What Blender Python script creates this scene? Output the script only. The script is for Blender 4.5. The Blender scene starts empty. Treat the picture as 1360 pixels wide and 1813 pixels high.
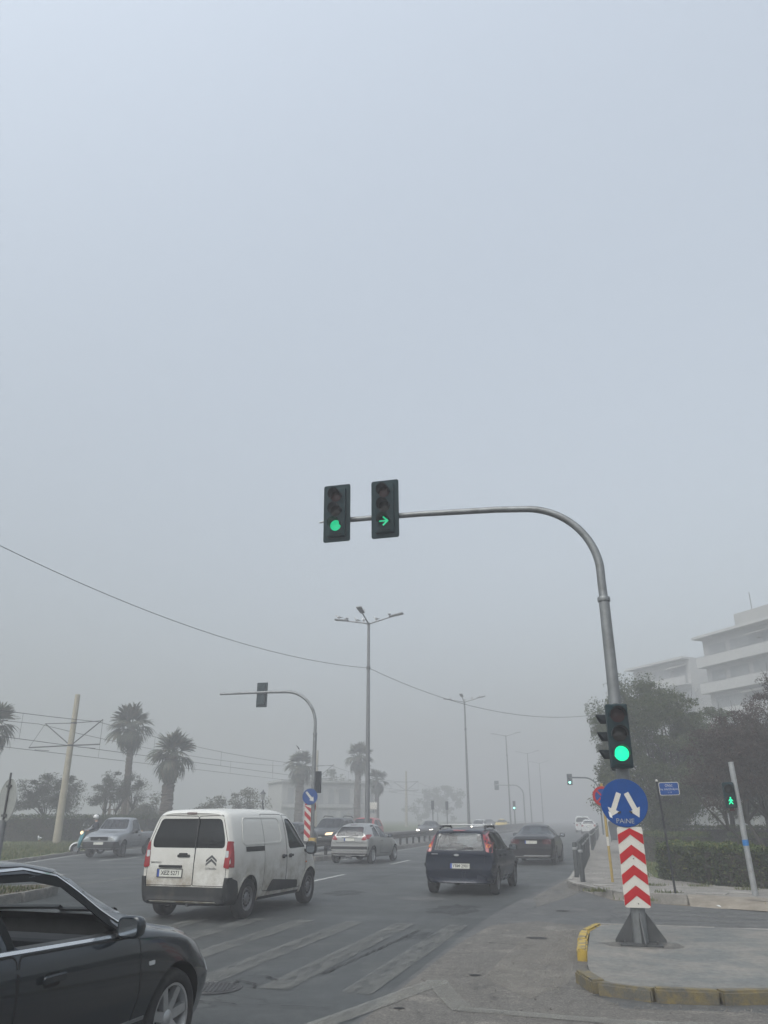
import bpy, bmesh, math, random
import numpy as np
from mathutils import Vector, Matrix
from mathutils.bvhtree import BVHTree
from mathutils.geometry import delaunay_2d_cdt

random.seed(7)
RNG = np.random.default_rng(11)
R = math.radians
scene = bpy.context.scene
COL = scene.collection

# ------------------------------------------------------------------ camera
cam_data = bpy.data.cameras.new('camera')
cam_data.sensor_fit = 'HORIZONTAL'
cam_data.sensor_width = 36.0
cam_data.lens = 36.0
cam_data.clip_start = 0.05
cam_data.clip_end = 3000.0
cam = bpy.data.objects.new('camera', cam_data)
cam.location = (0.0, 0.0, 1.68)
cam.rotation_euler = (R(90 + 21.69), 0.0, R(15.0))
COL.objects.link(cam)
scene.camera = cam

# ------------------------------------------------------------------ sky, sun, exposure
SUN_EL, SUN_ROT = R(48), R(200)
world = bpy.data.worlds.new('World')
scene.world = world
world.use_nodes = True
wn = world.node_tree
wn.nodes.clear()
sky = wn.nodes.new('ShaderNodeTexSky')
sky.sky_type = 'NISHITA'
sky.sun_disc = False
sky.sun_elevation = SUN_EL
sky.sun_rotation = SUN_ROT
sky.air_density = 1.0
sky.dust_density = 3.0
sky.ozone_density = 1.5
hs = wn.nodes.new('ShaderNodeHueSaturation')      # a fog-whitened sky
hs.inputs["Saturation"].default_value = 0.36
bg = wn.nodes.new('ShaderNodeBackground')
bg.inputs['Strength'].default_value = 0.15
wo = wn.nodes.new('ShaderNodeOutputWorld')
wn.links.new(sky.outputs[0], hs.inputs['Color'])
# thick cloud over fog: like any overcast sky it is brighter overhead than at the horizon
wg = wn.nodes.new('ShaderNodeTexCoord'); wx = wn.nodes.new('ShaderNodeSeparateXYZ')
wr = wn.nodes.new('ShaderNodeMapRange'); wr.inputs[1].default_value = 0.0; wr.inputs[2].default_value = 1.0
wr.inputs[3].default_value = 0.38; wr.inputs[4].default_value = 2.3
wm = wn.nodes.new('ShaderNodeVectorMath'); wm.operation = 'SCALE'
wn.links.new(wg.outputs['Generated'], wx.inputs[0]); wn.links.new(wx.outputs[2], wr.inputs[0])
wt_ = wn.nodes.new('ShaderNodeVectorMath'); wt_.operation = 'MULTIPLY'; wt_.inputs[1].default_value = (.962, 1.0, .985)
wn.links.new(hs.outputs[0], wt_.inputs[0]); wn.links.new(wt_.outputs[0], wm.inputs[0]); wn.links.new(wr.outputs[0], wm.inputs['Scale'])
wn.links.new(wm.outputs[0], bg.inputs['Color'])
wn.links.new(bg.outputs[0], wo.inputs['Surface'])

sun_data = bpy.data.lights.new('sun', 'SUN')
sun_data.energy = 0.5
sun_data.angle = R(40)
sun_data.color = (1.0, 0.96, 0.9)
sun = bpy.data.objects.new('sun', sun_data)
sun.rotation_euler = (R(90) - SUN_EL, 0, -SUN_ROT + R(180))
COL.objects.link(sun)

scene.view_settings.view_transform = 'Standard'
scene.view_settings.look = 'None'
scene.view_settings.exposure = 0.45
scene.view_settings.gamma = 1.0
scene.view_settings.use_curve_mapping = False
scene.cycles.use_denoising = True
scene.cycles.max_bounces = 10
scene.cycles.volume_bounces = 5
scene.cycles.transparent_max_bounces = 24
scene.cycles.diffuse_bounces = 3
scene.cycles.glossy_bounces = 3

FOG_DENSITY = 0.0084

# ------------------------------------------------------------------ node and material helpers
class NT:
    def __init__(s, name):
        s.m = bpy.data.materials.new(name); s.m.use_nodes = True
        s.t = s.m.node_tree; s.t.nodes.clear()
        s.out = s.t.nodes.new('ShaderNodeOutputMaterial')
    def n(s, kind, **kw):
        nd = s.t.nodes.new(kind)
        for k, v in kw.items():
            if k.startswith('i_'): nd.inputs[k[2:].replace('_', ' ')].default_value = v
            else: setattr(nd, k, v)
        return nd
    def l(s, a, b): s.t.links.new(a, b)
    def coord(s, scale=(1, 1, 1), src='Object'):
        if src == 'World':
            g = s.n('ShaderNodeNewGeometry'); o = g.outputs['Position']
        else:
            g = s.n('ShaderNodeTexCoord'); o = g.outputs[src]
        mp = s.n('ShaderNodeMapping'); mp.inputs['Scale'].default_value = scale
        s.l(o, mp.inputs['Vector']); return mp.outputs[0]
    def noise(s, vec, scale, detail=4, rough=.55):
        nd = s.n('ShaderNodeTexNoise'); nd.inputs['Scale'].default_value = scale
        nd.inputs['Detail'].default_value = detail; nd.inputs['Roughness'].default_value = rough
        s.l(vec, nd.inputs['Vector']); return nd.outputs['Fac']
    def ramp(s, fac, stops):
        nd = s.n('ShaderNodeValToRGB'); e = nd.color_ramp.elements
        while len(e) < len(stops): e.new(0.5)
        for el, (p, c) in zip(e, stops):
            el.position = p; el.color = (*c, 1) if len(c) == 3 else c
        s.l(fac, nd.inputs[0]); return nd.outputs[0]
    def mix(s, fac, a, b, mode='MIX'):
        nd = s.n('ShaderNodeMix', data_type='RGBA', blend_type=mode)
        if hasattr(fac, 'links'): s.l(fac, nd.inputs[0])
        else: nd.inputs[0].default_value = fac
        for v, i in ((a, 6), (b, 7)):
            if hasattr(v, 'links'): s.l(v, nd.inputs[i])
            else: nd.inputs[i].default_value = (*v, 1)
        return nd.outputs[2]
    def bump(s, h, strength=.3, dist=.01):
        nd = s.n('ShaderNodeBump'); nd.inputs['Strength'].default_value = strength
        nd.inputs['Distance'].default_value = dist; s.l(h, nd.inputs['Height']); return nd.outputs[0]
    def principled(s, color, rough=.6, metal=0., normal=None, spec=.5, coat=0., emis=None, estr=0.):
        p = s.n('ShaderNodeBsdfPrincipled')
        if hasattr(color, 'links'): s.l(color, p.inputs['Base Color'])
        else: p.inputs['Base Color'].default_value = (*color, 1)
        if hasattr(rough, 'links'): s.l(rough, p.inputs['Roughness'])
        else: p.inputs['Roughness'].default_value = rough
        p.inputs['Metallic'].default_value = metal
        p.inputs['Specular IOR Level'].default_value = spec
        p.inputs['Coat Weight'].default_value = coat
        p.inputs['Coat Roughness'].default_value = .06
        if normal is not None: s.l(normal, p.inputs['Normal'])
        if emis: p.inputs['Emission Color'].default_value = (*emis, 1); p.inputs['Emission Strength'].default_value = estr
        s.l(p.outputs[0], s.out.inputs['Surface']); s.p = p; return p

def c255(r, g, b):
    f = lambda v: ((v/255+.055)/1.055)**2.4 if v/255 > .04045 else v/255/12.92
    return (f(r), f(g), f(b))

M = {}
def plain(key, col, rough=.55, metal=0., var=.18, scale=9., bump=0., spec=.5, coat=0., src='Object', dirt=None):
    """colour with uneven tone, fine relief and a little grime"""
    t = NT(key); v = t.coord(src=src)
    f = t.noise(v, scale, 5, .6)
    lo = tuple(max(0, c*(1-var)) for c in col); hi = tuple(min(1, c*(1+var)) for c in col)
    c = t.ramp(f, [(.3, lo), (.7, hi)])
    if dirt:
        g = t.noise(v, dirt[1], 6, .7)
        c = t.mix(t.ramp(g, [(dirt[2], (0, 0, 0)), (dirt[2]+.22, (dirt[3],)*3)]), c, dirt[0])
    nm = t.bump(t.noise(v, scale*9, 3), bump, .01) if bump else None
    t.principled(c, rough, metal, nm, spec, coat)
    M[key] = t.m; return t.m

def car_paint(key, col, metal=.2, rough=.32, dirt=.25, dirt_col=(.16, .13, .10), dz=.55, coat=.45, spec=.5):
    t = NT(key); v = t.coord()
    f = t.noise(v, 3.0, 6, .65)
    sep = t.n('ShaderNodeSeparateXYZ'); t.l(v, sep.inputs[0])
    mr = t.n('ShaderNodeMapRange'); t.l(sep.outputs[2], mr.inputs[0])
    mr.inputs[1].default_value = dz + .45; mr.inputs[2].default_value = dz - .25
    mul = t.n('ShaderNodeMath', operation='MULTIPLY'); t.l(mr.outputs[0], mul.inputs[0])
    t.l(t.ramp(f, [(.35, (0, 0, 0)), (.68, (1, 1, 1))]), mul.inputs[1])
    mul2 = t.n('ShaderNodeMath', operation='MULTIPLY_ADD'); t.l(mul.outputs[0], mul2.inputs[0])
    mul2.inputs[1].default_value = dirt*2.2; mul2.inputs[2].default_value = dirt*.12
    cl = t.n('ShaderNodeClamp'); t.l(mul2.outputs[0], cl.inputs[0])
    c = t.mix(cl.outputs[0], col, dirt_col)
    rr = t.n('ShaderNodeMapRange'); t.l(cl.outputs[0], rr.inputs[0])
    rr.inputs[3].default_value = rough; rr.inputs[4].default_value = .8
    t.principled(c, rr.outputs[0], metal, None, spec, coat)
    M[key] = t.m; return t.m

def glass(key, tint, rough=.02, ior=1.62):
    t = NT(key)
    tr = t.n('ShaderNodeBsdfTransparent'); tr.inputs[0].default_value = (*tint, 1)
    gl = t.n('ShaderNodeBsdfGlossy'); gl.inputs['Roughness'].default_value = rough
    gl.inputs[0].default_value = (.95, .97, 1, 1)
    lw = t.n('ShaderNodeLayerWeight'); pw = t.n('ShaderNodeMath', operation='POWER'); t.l(lw.outputs['Facing'], pw.inputs[0]); pw.inputs[1].default_value = 4.5
    f0 = ((ior-1)/(ior+1))**2; fr = t.n('ShaderNodeMath', operation='MULTIPLY_ADD'); t.l(pw.outputs[0], fr.inputs[0]); fr.inputs[1].default_value = .75 if ior > 1.4 else .35; fr.inputs[2].default_value = f0
    mx = t.n('ShaderNodeMixShader'); t.l(fr.outputs[0], mx.inputs[0]); t.l(tr.outputs[0], mx.inputs[1]); t.l(gl.outputs[0], mx.inputs[2])
    t.l(mx.outputs[0], t.out.inputs['Surface']); M[key] = t.m; return t.m

def emit(key, col, strength, base=None):
    t = NT(key); t.principled(base or tuple(c*.3 for c in col), .25, 0, None, .5, 0, col, strength)
    M[key] = t.m; return t.m

def leafmat(key, a, b, dead=None, trans=.25):
    t = NT(key); g = t.n('ShaderNodeNewGeometry')
    stops = [(0., a), (.75, b)] + ([(.93, dead)] if dead else [])
    c = t.ramp(g.outputs['Random Per Island'], stops)
    d = t.n('ShaderNodeBsdfPrincipled'); t.l(c, d.inputs['Base Color']); d.inputs['Roughness'].default_value = .55
    tl = t.n('ShaderNodeBsdfTranslucent'); t.l(c, tl.inputs[0])
    mx = t.n('ShaderNodeMixShader'); mx.inputs[0].default_value = trans
    t.l(d.outputs[0], mx.inputs[1]); t.l(tl.outputs[0], mx.inputs[2]); t.l(mx.outputs[0], t.out.inputs['Surface'])
    M[key] = t.m; return t.m

def asphalt(key, lo, hi, patch, streak=.25, rough=.62, pebble=.5):
    t = NT(key); v = t.coord(src='World'); vs = t.coord((1.0, .06, 1), 'World')
    grit = t.noise(v, 55, 3, .85); big = t.noise(v, .55, 5, .6); st = t.noise(vs, 1.6, 4, .6); mid = t.noise(v, 7, 4, .65)
    c = t.ramp(big, [(.3, lo), (.7, hi)])
    c = t.mix(streak*1.6, c, t.ramp(st, [(.35, tuple(x*.6 for x in lo)), (.65, tuple(x*1.25 for x in hi))]))
    c = t.mix(.55, c, t.ramp(mid, [(.35, tuple(x*.72 for x in lo)), (.7, hi)]))
    c = t.mix(t.ramp(t.noise(v, 1.3, 6, .7), [(.54, (0, 0, 0)), (.62, (.65, .65, .65))]), c, patch)
    c = t.mix(t.ramp(t.noise(t.coord((1., .35, 1), 'World'), 1.1, 6, .75), [(.60, (0, 0, 0)), (.68, (.6, .6, .6))]), c, tuple(x*.45 for x in lo))
    c = t.mix(pebble, c, t.ramp(grit, [(.34, (.12, .12, .12)), (.5, (.5, .5, .5)), (.64, (.98, .98, .98))]), 'OVERLAY')
    vor = t.n('ShaderNodeTexVoronoi', feature='DISTANCE_TO_EDGE'); vor.inputs['Scale'].default_value = .42
    wv = t.n('ShaderNodeVectorMath', operation='ADD'); nz = t.n('ShaderNodeTexNoise'); nz.inputs['Scale'].default_value = 1.7
    nz.inputs['Detail'].default_value = 6; t.l(v, nz.inputs['Vector'])
    t.l(v, wv.inputs[0]); t.l(nz.outputs['Color'], wv.inputs[1]); t.l(wv.outputs[0], vor.inputs['Vector'])
    crack = t.ramp(vor.outputs[0], [(0., (1, 1, 1)), (.012, (0, 0, 0))])
    keep = t.ramp(t.noise(v, .4, 3), [(.49, (0, 0, 0)), (.55, (1, 1, 1))])
    ck = t.mix(1., crack, keep, 'MULTIPLY')
    c = t.mix(ck, c, tuple(x*.35 for x in lo))
    rg = t.ramp(big, [(.3, (rough-.12,)*3), (.7, (rough+.12,)*3)])
    t.principled(c, rg, 0, t.bump(grit, .55, .004), .45)
    M[key] = t.m; return t.m

def worn_paint(key, col, keep=.5, scale=9., edge=.16, amount=1.):
    """road paint rubbed through to the asphalt"""
    t = NT(key); v = t.coord(src='World'); vs = t.coord((1.3, .35, 1), 'World')
    a = t.noise(vs, scale, 8, .78); b = t.noise(v, 45, 3, .8)
    mm = t.n('ShaderNodeMath', operation='MULTIPLY_ADD'); t.l(b, mm.inputs[0]); mm.inputs[1].default_value = .35; t.l(a, mm.inputs[2])
    f = t.ramp(mm.outputs[0], [(keep+.17-edge, (0, 0, 0)), (keep+.17+edge, (amount,)*3)])
    p = t.n('ShaderNodeBsdfPrincipled'); p.inputs['Roughness'].default_value = .7
    t.l(t.mix(t.noise(v, 5, 4), tuple(x*.75 for x in col), col), p.inputs['Base Color'])
    tr = t.n('ShaderNodeBsdfTransparent'); mx = t.n('ShaderNodeMixShader')
    t.l(f, mx.inputs[0]); t.l(tr.outputs[0], mx.inputs[1]); t.l(p.outputs[0], mx.inputs[2]); t.l(mx.outputs[0], t.out.inputs['Surface'])
    M[key] = t.m; return t.m

def two_tone(key, a, b, thr=.5, soft=.05, scale=6., rough=.8, bump=.4, grit=None, src='World'):
    t = NT(key); v = t.coord(src=src)
    n1 = t.noise(v, scale, 8, .7); n2 = t.noise(v, scale*12, 4, .7)
    c = t.mix(t.ramp(n1, [(thr-soft, (0, 0, 0)), (thr+soft, (1, 1, 1))]), a, b)
    c = t.mix(.45, c, t.ramp(n2, [(.3, (.28, .28, .28)), (.7, (.72, .72, .72))]), 'OVERLAY')
    c = t.mix(.4, c, t.ramp(t.noise(v, scale*.25, 4), [(.3, (.3, .3, .3)), (.7, (.68, .68, .68))]), 'OVERLAY')
    if grit: c = t.mix(t.ramp(t.noise(v, scale*3, 6, .8), [(.6, (0, 0, 0)), (.7, (.6, .6, .6))]), c, grit)
    t.principled(c, rough, 0, t.bump(n2, bump, .006), .35)
    M[key] = t.m; return t.m

asphalt('asphalt_road', (.031, .0345, .034), (.049, .053, .052), (.060, .062, .058))
asphalt('asphalt_dusty', (.085, .079, .070), (.122, .113, .100), (.165, .152, .132), .1, .78, .8)
asphalt('asphalt_side', (.062, .064, .063), (.086, .085, .082), (.105, .102, .096), .12, .7, .5)
two_tone('concrete', (.125, .13, .126), (.195, .182, .162), .52, .10, 1.1, .85, .5, (.088, .082, .072))
two_tone('paving', (.165, .155, .14), (.225, .21, .19), .5, .1, 3.5, .85, .4, (.15, .13, .11))
two_tone('kerb_stone', (.19, .183, .17), (.28, .262, .24), .5, .15, 5., .85, .6, (.13, .12, .1))
two_tone('kerb_yellow', (.10, .096, .083), (.18, .138, .055), .53, .13, 5.5, .85, .8, (.075, .068, .056), 'World')
two_tone('kerb_bright_yellow', (.16, .145, .115), (.40, .28, .05), .48, .06, 7., .8, .7, (.085, .075, .06), 'World')
two_tone('soil', (.10, .082, .055), (.16, .13, .095), .5, .2, 2.5, .95, .8, (.06, .07, .03))
two_tone('turf', (.05, .075, .016), (.095, .11, .032), .5, .15, 1.3, .95, .9, (.12, .1, .05))
two_tone('gravel_grit', (.11, .105, .095), (.17, .16, .145), .5, .2, 9., .9, .4)
two_tone('dirt_path', (.17, .145, .115), (.23, .205, .17), .5, .15, 4., .95, .6, (.11, .09, .065))
worn_paint('paint_crossing', (.18, .18, .166), .49, 5., .12, .55)
worn_paint('paint_line', (.55, .55, .53), .40, 7., .15, .85)
worn_paint('paint_faint', (.24, .235, .21), .42, 4., .2, .62)
worn_paint('oil', (.014, .015, .016), .52, 3., .2, .6)
worn_paint('grime', (.095, .088, .078), .50, 3., .22, .55)
worn_paint('dust_film', (.24, .22, .19), .52, 2.2, .2, .75)
plain('crack', (.015, .015, .015), .9, var=.3)
plain('steel_grey', (.20, .21, .215), .5, .55, .18, 5, .08, dirt=((.09, .085, .08), 3., .5, .55))
plain('steel_dark', (.075, .078, .08), .55, .4, .2, 6, .08, dirt=((.16, .13, .10), 4., .55, .4))
plain('steel_lamp', (.16, .165, .17), .5, .4, .15, 4)
plain('galvanised', (.34, .35, .355), .45, .5, .15, 6, .05, dirt=((.16, .13, .10), 5., .52, .5))
plain('rail_beam_steel', (.075, .068, .06), .6, .25, .2, 3, .06, dirt=((.07, .055, .04), 4., .52, .6))
plain('rail_steel', (.028, .027, .026), .65, .2, .2, 3, .06, dirt=((.12, .08, .05), 4., .5, .6))
plain('rail_yellow', (.42, .28, .06), .6, 0, .2, 5, dirt=((.12, .1, .07), 4., .48, .7))
plain('post_black', (.022, .024, .027), .5, .2, .3, 8, .05)
plain('bollard_grey', (.055, .06, .063), .6, .1, .25, 8, .1, dirt=((.16, .15, .13), 6., .55, .4))
plain('pole_concrete', (.33, .30, .235), .85, 0, .15, 3, .25, dirt=((.25, .2, .14), 2.5, .5, .6))
plain('pole_yellow', (.33, .235, .07), .55, 0, .12, 6, dirt=((.3, .24, .14), 5., .5, .5))
plain('sign_blue', (.0, .045, .20), .42, 0, .15, 4, spec=.2, dirt=((.02, .05, .16), 5., .55, .5))
plain('sign_white', (.52, .50, .455), .45, 0, .06, 6, dirt=((.42, .38, .32), 6., .55, .5))
plain('sign_red', (.36, .010, .014), .45, 0, .16, 5, spec=.2, dirt=((.3, .02, .02), 7., .55, .6))
plain('sign_back', (.33, .34, .33), .5, .4, .1, 4, dirt=((.2, .2, .19), 4., .5, .5))
plain('signal_green_box', (.006, .022, .027), .6, 0, .15, 6, .05, spec=.15)
plain('signal_black', (.006, .010, .013), .6, 0, .15, 6, spec=.15)
plain('lens_red_off', (.035, .005, .006), .25, 0, .1)
plain('lens_amber_off', (.014, .010, .007), .25, 0, .1)
plain('lens_dark', (.01, .02, .02), .25, 0, .1)
emit('lens_green', (.0, 1.0, .42), 1.0, (.0, .3, .14))
emit('lens_green_dim', (.0, 1.0, .42), .40, (.0, .25, .15))
emit('lens_green_far', (.25, 1.0, .75), 5.0)
emit('headlamp_on', (1., .93, .8), 9.0)
emit('headlamp_warm', (1., .72, .42), 1.6)
plain('rubber', (.014, .014, .015), .85, 0, .2, 12, .2, dirt=((.07, .06, .05), 6., .52, .5))
plain('alloy', (.42, .43, .44), .35, .7, .06, 6, dirt=((.12, .1, .085), 7., .55, .5))
plain('steel_wheel', (.16, .16, .165), .5, .5, .12, 6, dirt=((.1, .08, .06), 6., .5, .6))
plain('well_black', (.008, .008, .008), .95, 0, .1)
plain('trim_black', (.009, .010, .011), .4, 0, .15, 10, dirt=((.08, .075, .065), 5., .52, .35))
plain('bumper_grey', (.017, .018, .019), .65, 0, .15, 10, .1, spec=.25, dirt=((.10, .09, .07), 4., .52, .4))
plain('seal_black', (.005, .006, .007), .8, 0, .2, 10, spec=.12)
plain('interior', (.028, .029, .031), .8, 0, .2, 12)
plain('seat_fabric', (.06, .062, .066), .9, 0, .2, 20, .2)
plain('mirror_glass', (.30, .33, .36), .08, .85, .05)
plain('chrome', (.72, .73, .74), .13, .95, .03, 3)
plain('lamp_red', (.24, .008, .013), .18, 0, .12, 14, coat=.6)
plain('lamp_dark_red', (.06, .008, .012), .18, 0, .12, 14, coat=.6)
plain('lamp_amber', (.55, .16, .02), .2, 0, .1, 14, coat=.5)
plain('lamp_clear', (.50, .52, .53), .12, .3, .15, 22, coat=.8)
plain('plate_white', (.55, .55, .50), .45, 0, .06, 8, dirt=((.3, .27, .2), 10., .5, .5))
plain('plate_blue', (.02, .06, .30), .45, 0, .05)
plain('ink', (.012, .012, .014), .6, 0, .1)
glass('glass_dark', (.20, .235, .24)); glass('glass_clear', (.50, .56, .56)); glass('glass_van', (.10, .115, .12)); glass('glass_shield', (.70, .74, .74)); glass('glass_open', (.86, .88, .88)); glass('glass_visor', (.80, .82, .82), .02, 1.18)
car_paint('paint_navy', (.005, .011, .018), .3, .2, .03, coat=.65, spec=.3)
car_paint('paint_white', (.58, .575, .545), 0., .35, .5, (.20, .165, .115), .72)
car_paint('paint_silver', (.36, .365, .36), .65, .3, .16)
car_paint('paint_blue', (.002, .007, .021), .2, .26, .02, coat=.25, spec=.3)
car_paint('paint_black', (.005, .005, .008), .2, .28, .05, coat=.25, spec=.3)
car_paint('paint_pickup', (.27, .285, .305), .55, .34, .2)
car_paint('paint_suv', (.022, .027, .03), .4, .3, .2)
car_paint('paint_slate', (.03, .038, .044), .4, .3, .15)
car_paint('paint_red', (.33, .018, .02), .1, .32, .15)
car_paint('paint_grey', (.05, .052, .055), .4, .3, .15)
car_paint('paint_white_far', (.55, .56, .56), .0, .35, .15)
car_paint('paint_taxi', (.60, .42, .03), .0, .35, .1)
car_paint('paint_teal', (.012, .16, .20), .15, .3, .1)
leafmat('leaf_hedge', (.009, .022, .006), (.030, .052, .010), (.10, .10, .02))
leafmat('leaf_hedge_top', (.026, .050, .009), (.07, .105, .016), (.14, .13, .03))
leafmat('leaf_tree_green', (.018, .032, .008), (.052, .076, .018), (.08, .082, .028))
leafmat('leaf_tree_brown', (.018, .011, .008), (.046, .025, .018), (.07, .035, .022))
leafmat('leaf_olive', (.034, .040, .028), (.07, .075, .05), (.09, .09, .06))
leafmat('leaf_pale', (.06, .065, .035), (.10, .10, .055), (.13, .12, .07))
leafmat('leaf_palm', (.022, .032, .018), (.05, .06, .032), (.10, .085, .05), .1)
leafmat('grass_blade', (.04, .066, .012), (.11, .125, .032), (.16, .14, .05))
plain('bark', (.045, .038, .032), .95, 0, .3, 12, .6)
plain('palm_bark', (.095, .08, .065), .95, 0, .3, 10, .7)
plain('render_hazed', (.36, .36, .355), .85, 0, .06, 1.2, dirt=((.36, .34, .31), 1.5, .5, .5))  # wall tone dimmed towards the fog: distance haze put into the colour
plain('render_pale', (.27, .27, .26), .85, 0, .08, 1.2)
plain('facade_hazed', (.29, .29, .288), .8, 0, .15, 1.)  # window surround paled close to the wall, painting in fog fade
plain('window_glass_hazed', (.20, .21, .215), .4, 0, .2, .6, spec=.8)  # opaque panes lightened so the colour itself looks fogged out
plain('awning', (.30, .29, .27), .85, 0, .12, 2)
plain('wood_grey', (.16, .135, .105), .9, 0, .2, 8, .3)
plain('gull_white', (.55, .55, .56), .8, 0, .06); plain('gull_grey', (.16, .17, .18), .8, 0, .1)
plain('helmet_white', (.62, .62, .62), .25, 0, .05, coat=.5)
plain('jacket_navy', (.012, .014, .026), .85, 0, .25, 20, .2)
plain('sleeve_pale', (.36, .37, .40), .85, 0, .15, 20, .2); plain('skin', (.40, .24, .17), .6, 0, .08)
plain('trousers_dark', (.018, .02, .026), .9, 0, .2, 20); plain('sticker_blue', (.02, .16, .42), .5, 0, .1)
plain('litter_white', (.6, .6, .58), .8, 0, .1); plain('iron_cover', (.05, .05, .05), .6, .5, .25, 20, .3)
plain('weed', (.045, .055, .02), .9, 0, .3)
plain('cargo_rust', (.22, .14, .08), .9, 0, .3, 6)
plain('bin_dark', (.03, .036, .048), .6, 0, .2, 5)

# ------------------------------------------------------------------ mesh helpers
def link(o, parent=None):
    COL.objects.link(o)
    if parent is not None: o.parent = parent
    return o

def tag(o, label=None, cat=None, group=None, kind=None):
    if label: o['label'] = label
    if cat: o['category'] = cat
    if group: o['group'] = group
    if kind: o['kind'] = kind
    return o

def empty(name, loc=(0, 0, 0), rz=0., label=None, cat=None, group=None, rot=None):
    o = bpy.data.objects.new(name, None); o.empty_display_size = .2
    o.location = loc; o.rotation_euler = rot or (0, 0, rz)
    COL.objects.link(o); return tag(o, label, cat, group)

def mesh_obj(name, verts, faces, mats, parent=None, smooth=False, mi=None, angle=None):
    me = bpy.data.meshes.new(name)
    me.from_pydata([tuple(v) for v in verts], [], faces)
    for m in (mats if isinstance(mats, (list, tuple)) else [mats]): me.materials.append(M[m] if isinstance(m, str) else m)
    if mi is not None: me.polygons.foreach_set('material_index', mi)
    me.polygons.foreach_set('use_smooth', [bool(smooth)]*len(me.polygons))
    if smooth and angle: me.set_sharp_from_angle(angle=R(angle))
    me.update()
    return link(bpy.data.objects.new(name, me), parent)

class MB:
    def __init__(s): s.v = []; s.f = []; s.mi = []; s.X = Matrix(); s.cur = 0
    def add(s, vs, fs):
        b = len(s.v); s.v += [tuple(s.X @ Vector(p)) for p in vs]
        for f in fs: s.f.append([i+b for i in f]); s.mi.append(s.cur)
        return s
    def box(s, x0, x1, y0, y1, z0, z1):
        return s.add([(x0,y0,z0),(x1,y0,z0),(x1,y1,z0),(x0,y1,z0),(x0,y0,z1),(x1,y0,z1),(x1,y1,z1),(x0,y1,z1)],
            [(3,2,1,0),(4,5,6,7),(0,1,5,4),(1,2,6,5),(2,3,7,6),(3,0,4,7)])
    def cbox(s, c, d): return s.box(c[0]-d[0]/2, c[0]+d[0]/2, c[1]-d[1]/2, c[1]+d[1]/2, c[2]-d[2]/2, c[2]+d[2]/2)
    def tube(s, pts, rad, n=10, caps=True):
        pts = [Vector(p) for p in pts]; rad = rad if isinstance(rad, (list, tuple)) else [rad]*len(pts)
        vs = []; up = None
        for i, p in enumerate(pts):
            d = (pts[min(i+1, len(pts)-1)] - pts[max(i-1, 0)]).normalized()
            if up is None: up = Vector((0, 0, 1)) if abs(d.z) < .9 else Vector((1, 0, 0))
            a = d.cross(up)
            a = a.normalized() if a.length > 1e-6 else d.orthogonal().normalized()
            b = a.cross(d).normalized(); up = b
            for k in range(n):
                t = 2*math.pi*k/n; vs.append(p + (a*math.cos(t) + b*math.sin(t))*rad[i])
        fs = [(i*n+k, i*n+(k+1) % n, (i+1)*n+(k+1) % n, (i+1)*n+k) for i in range(len(pts)-1) for k in range(n)]
        if caps: fs += [tuple(range(n))[::-1], tuple(range((len(pts)-1)*n, len(pts)*n))]
        return s.add(vs, fs)
    def lathe(s, prof, n=24, axis='Z'):
        vs = []; fs = []
        for r, z in prof:
            for k in range(n):
                t = 2*math.pi*k/n; a, b = r*math.cos(t), r*math.sin(t)
                vs.append((a, b, z) if axis == 'Z' else (z, a, b) if axis == 'X' else (a, z, b))
        for i in range(len(prof)-1):
            for k in range(n): fs.append((i*n+k, i*n+(k+1) % n, (i+1)*n+(k+1) % n, (i+1)*n+k))
        return s.add(vs, fs)
    def prism(s, poly, z0, z1, plane='XY'):
        n = len(poly)
        m = (lambda p, h: (p[0], p[1], h)) if plane == 'XY' else (lambda p, h: (p[0], h, p[1])) if plane == 'XZ' else (lambda p, h: (h, p[0], p[1]))
        vs = [m(p, z0) for p in poly] + [m(p, z1) for p in poly]
        return s.add(vs, [tuple(range(n))[::-1], tuple(range(n, 2*n))] + [(i, (i+1) % n, n+(i+1) % n, n+i) for i in range(n)])
    def ball(s, c, r, n=10, m=8):
        r = r if isinstance(r, (tuple, list)) else (r, r, r)
        vs = [(c[0]+r[0]*math.sin(math.pi*i/m)*math.cos(2*math.pi*k/n), c[1]+r[1]*math.sin(math.pi*i/m)*math.sin(2*math.pi*k/n), c[2]+r[2]*math.cos(math.pi*i/m)) for i in range(m+1) for k in range(n)]
        return s.add(vs, [(i*n+k, i*n+(k+1) % n, (i+1)*n+(k+1) % n, (i+1)*n+k) for i in range(m) for k in range(n)])
    def build(s, name, mats, parent=None, smooth=False, angle=40, bevel=0., seg=2):
        o = mesh_obj(name, s.v, s.f, mats, parent, smooth, s.mi, angle)
        bm = bmesh.new(); bm.from_mesh(o.data); bmesh.ops.recalc_face_normals(bm, faces=bm.faces); bm.to_mesh(o.data); bm.free()
        if bevel:
            md = o.modifiers.new('edge', 'BEVEL'); md.width = bevel; md.segments = seg; md.limit_method = 'ANGLE'; md.angle_limit = R(35)
        return o

def round_poly(poly, r, k=4):
    out = []; n = len(poly)
    for i in range(n):
        p = Vector(poly[i]); a = Vector(poly[i-1]); b = Vector(poly[(i+1) % n])
        rr = r[i] if isinstance(r, (list, tuple)) else r
        da, db = (a-p), (b-p); d = min(rr, da.length*.49, db.length*.49)
        if d < 1e-5: out.append(tuple(p)); continue
        s0 = p + da.normalized()*d; s1 = p + db.normalized()*d
        for j in range(k+1):
            t = j/k; out.append(tuple(s0*(1-t)**2 + p*2*t*(1-t) + s1*t*t))
    return out

def resample(poly, step):
    out = []
    for i in range(len(poly)):
        a = Vector(poly[i]); b = Vector(poly[(i+1) % len(poly)]); n = max(1, int((b-a).length/step))
        out += [tuple(a.lerp(b, j/n)) for j in range(n)]
    return out

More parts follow.
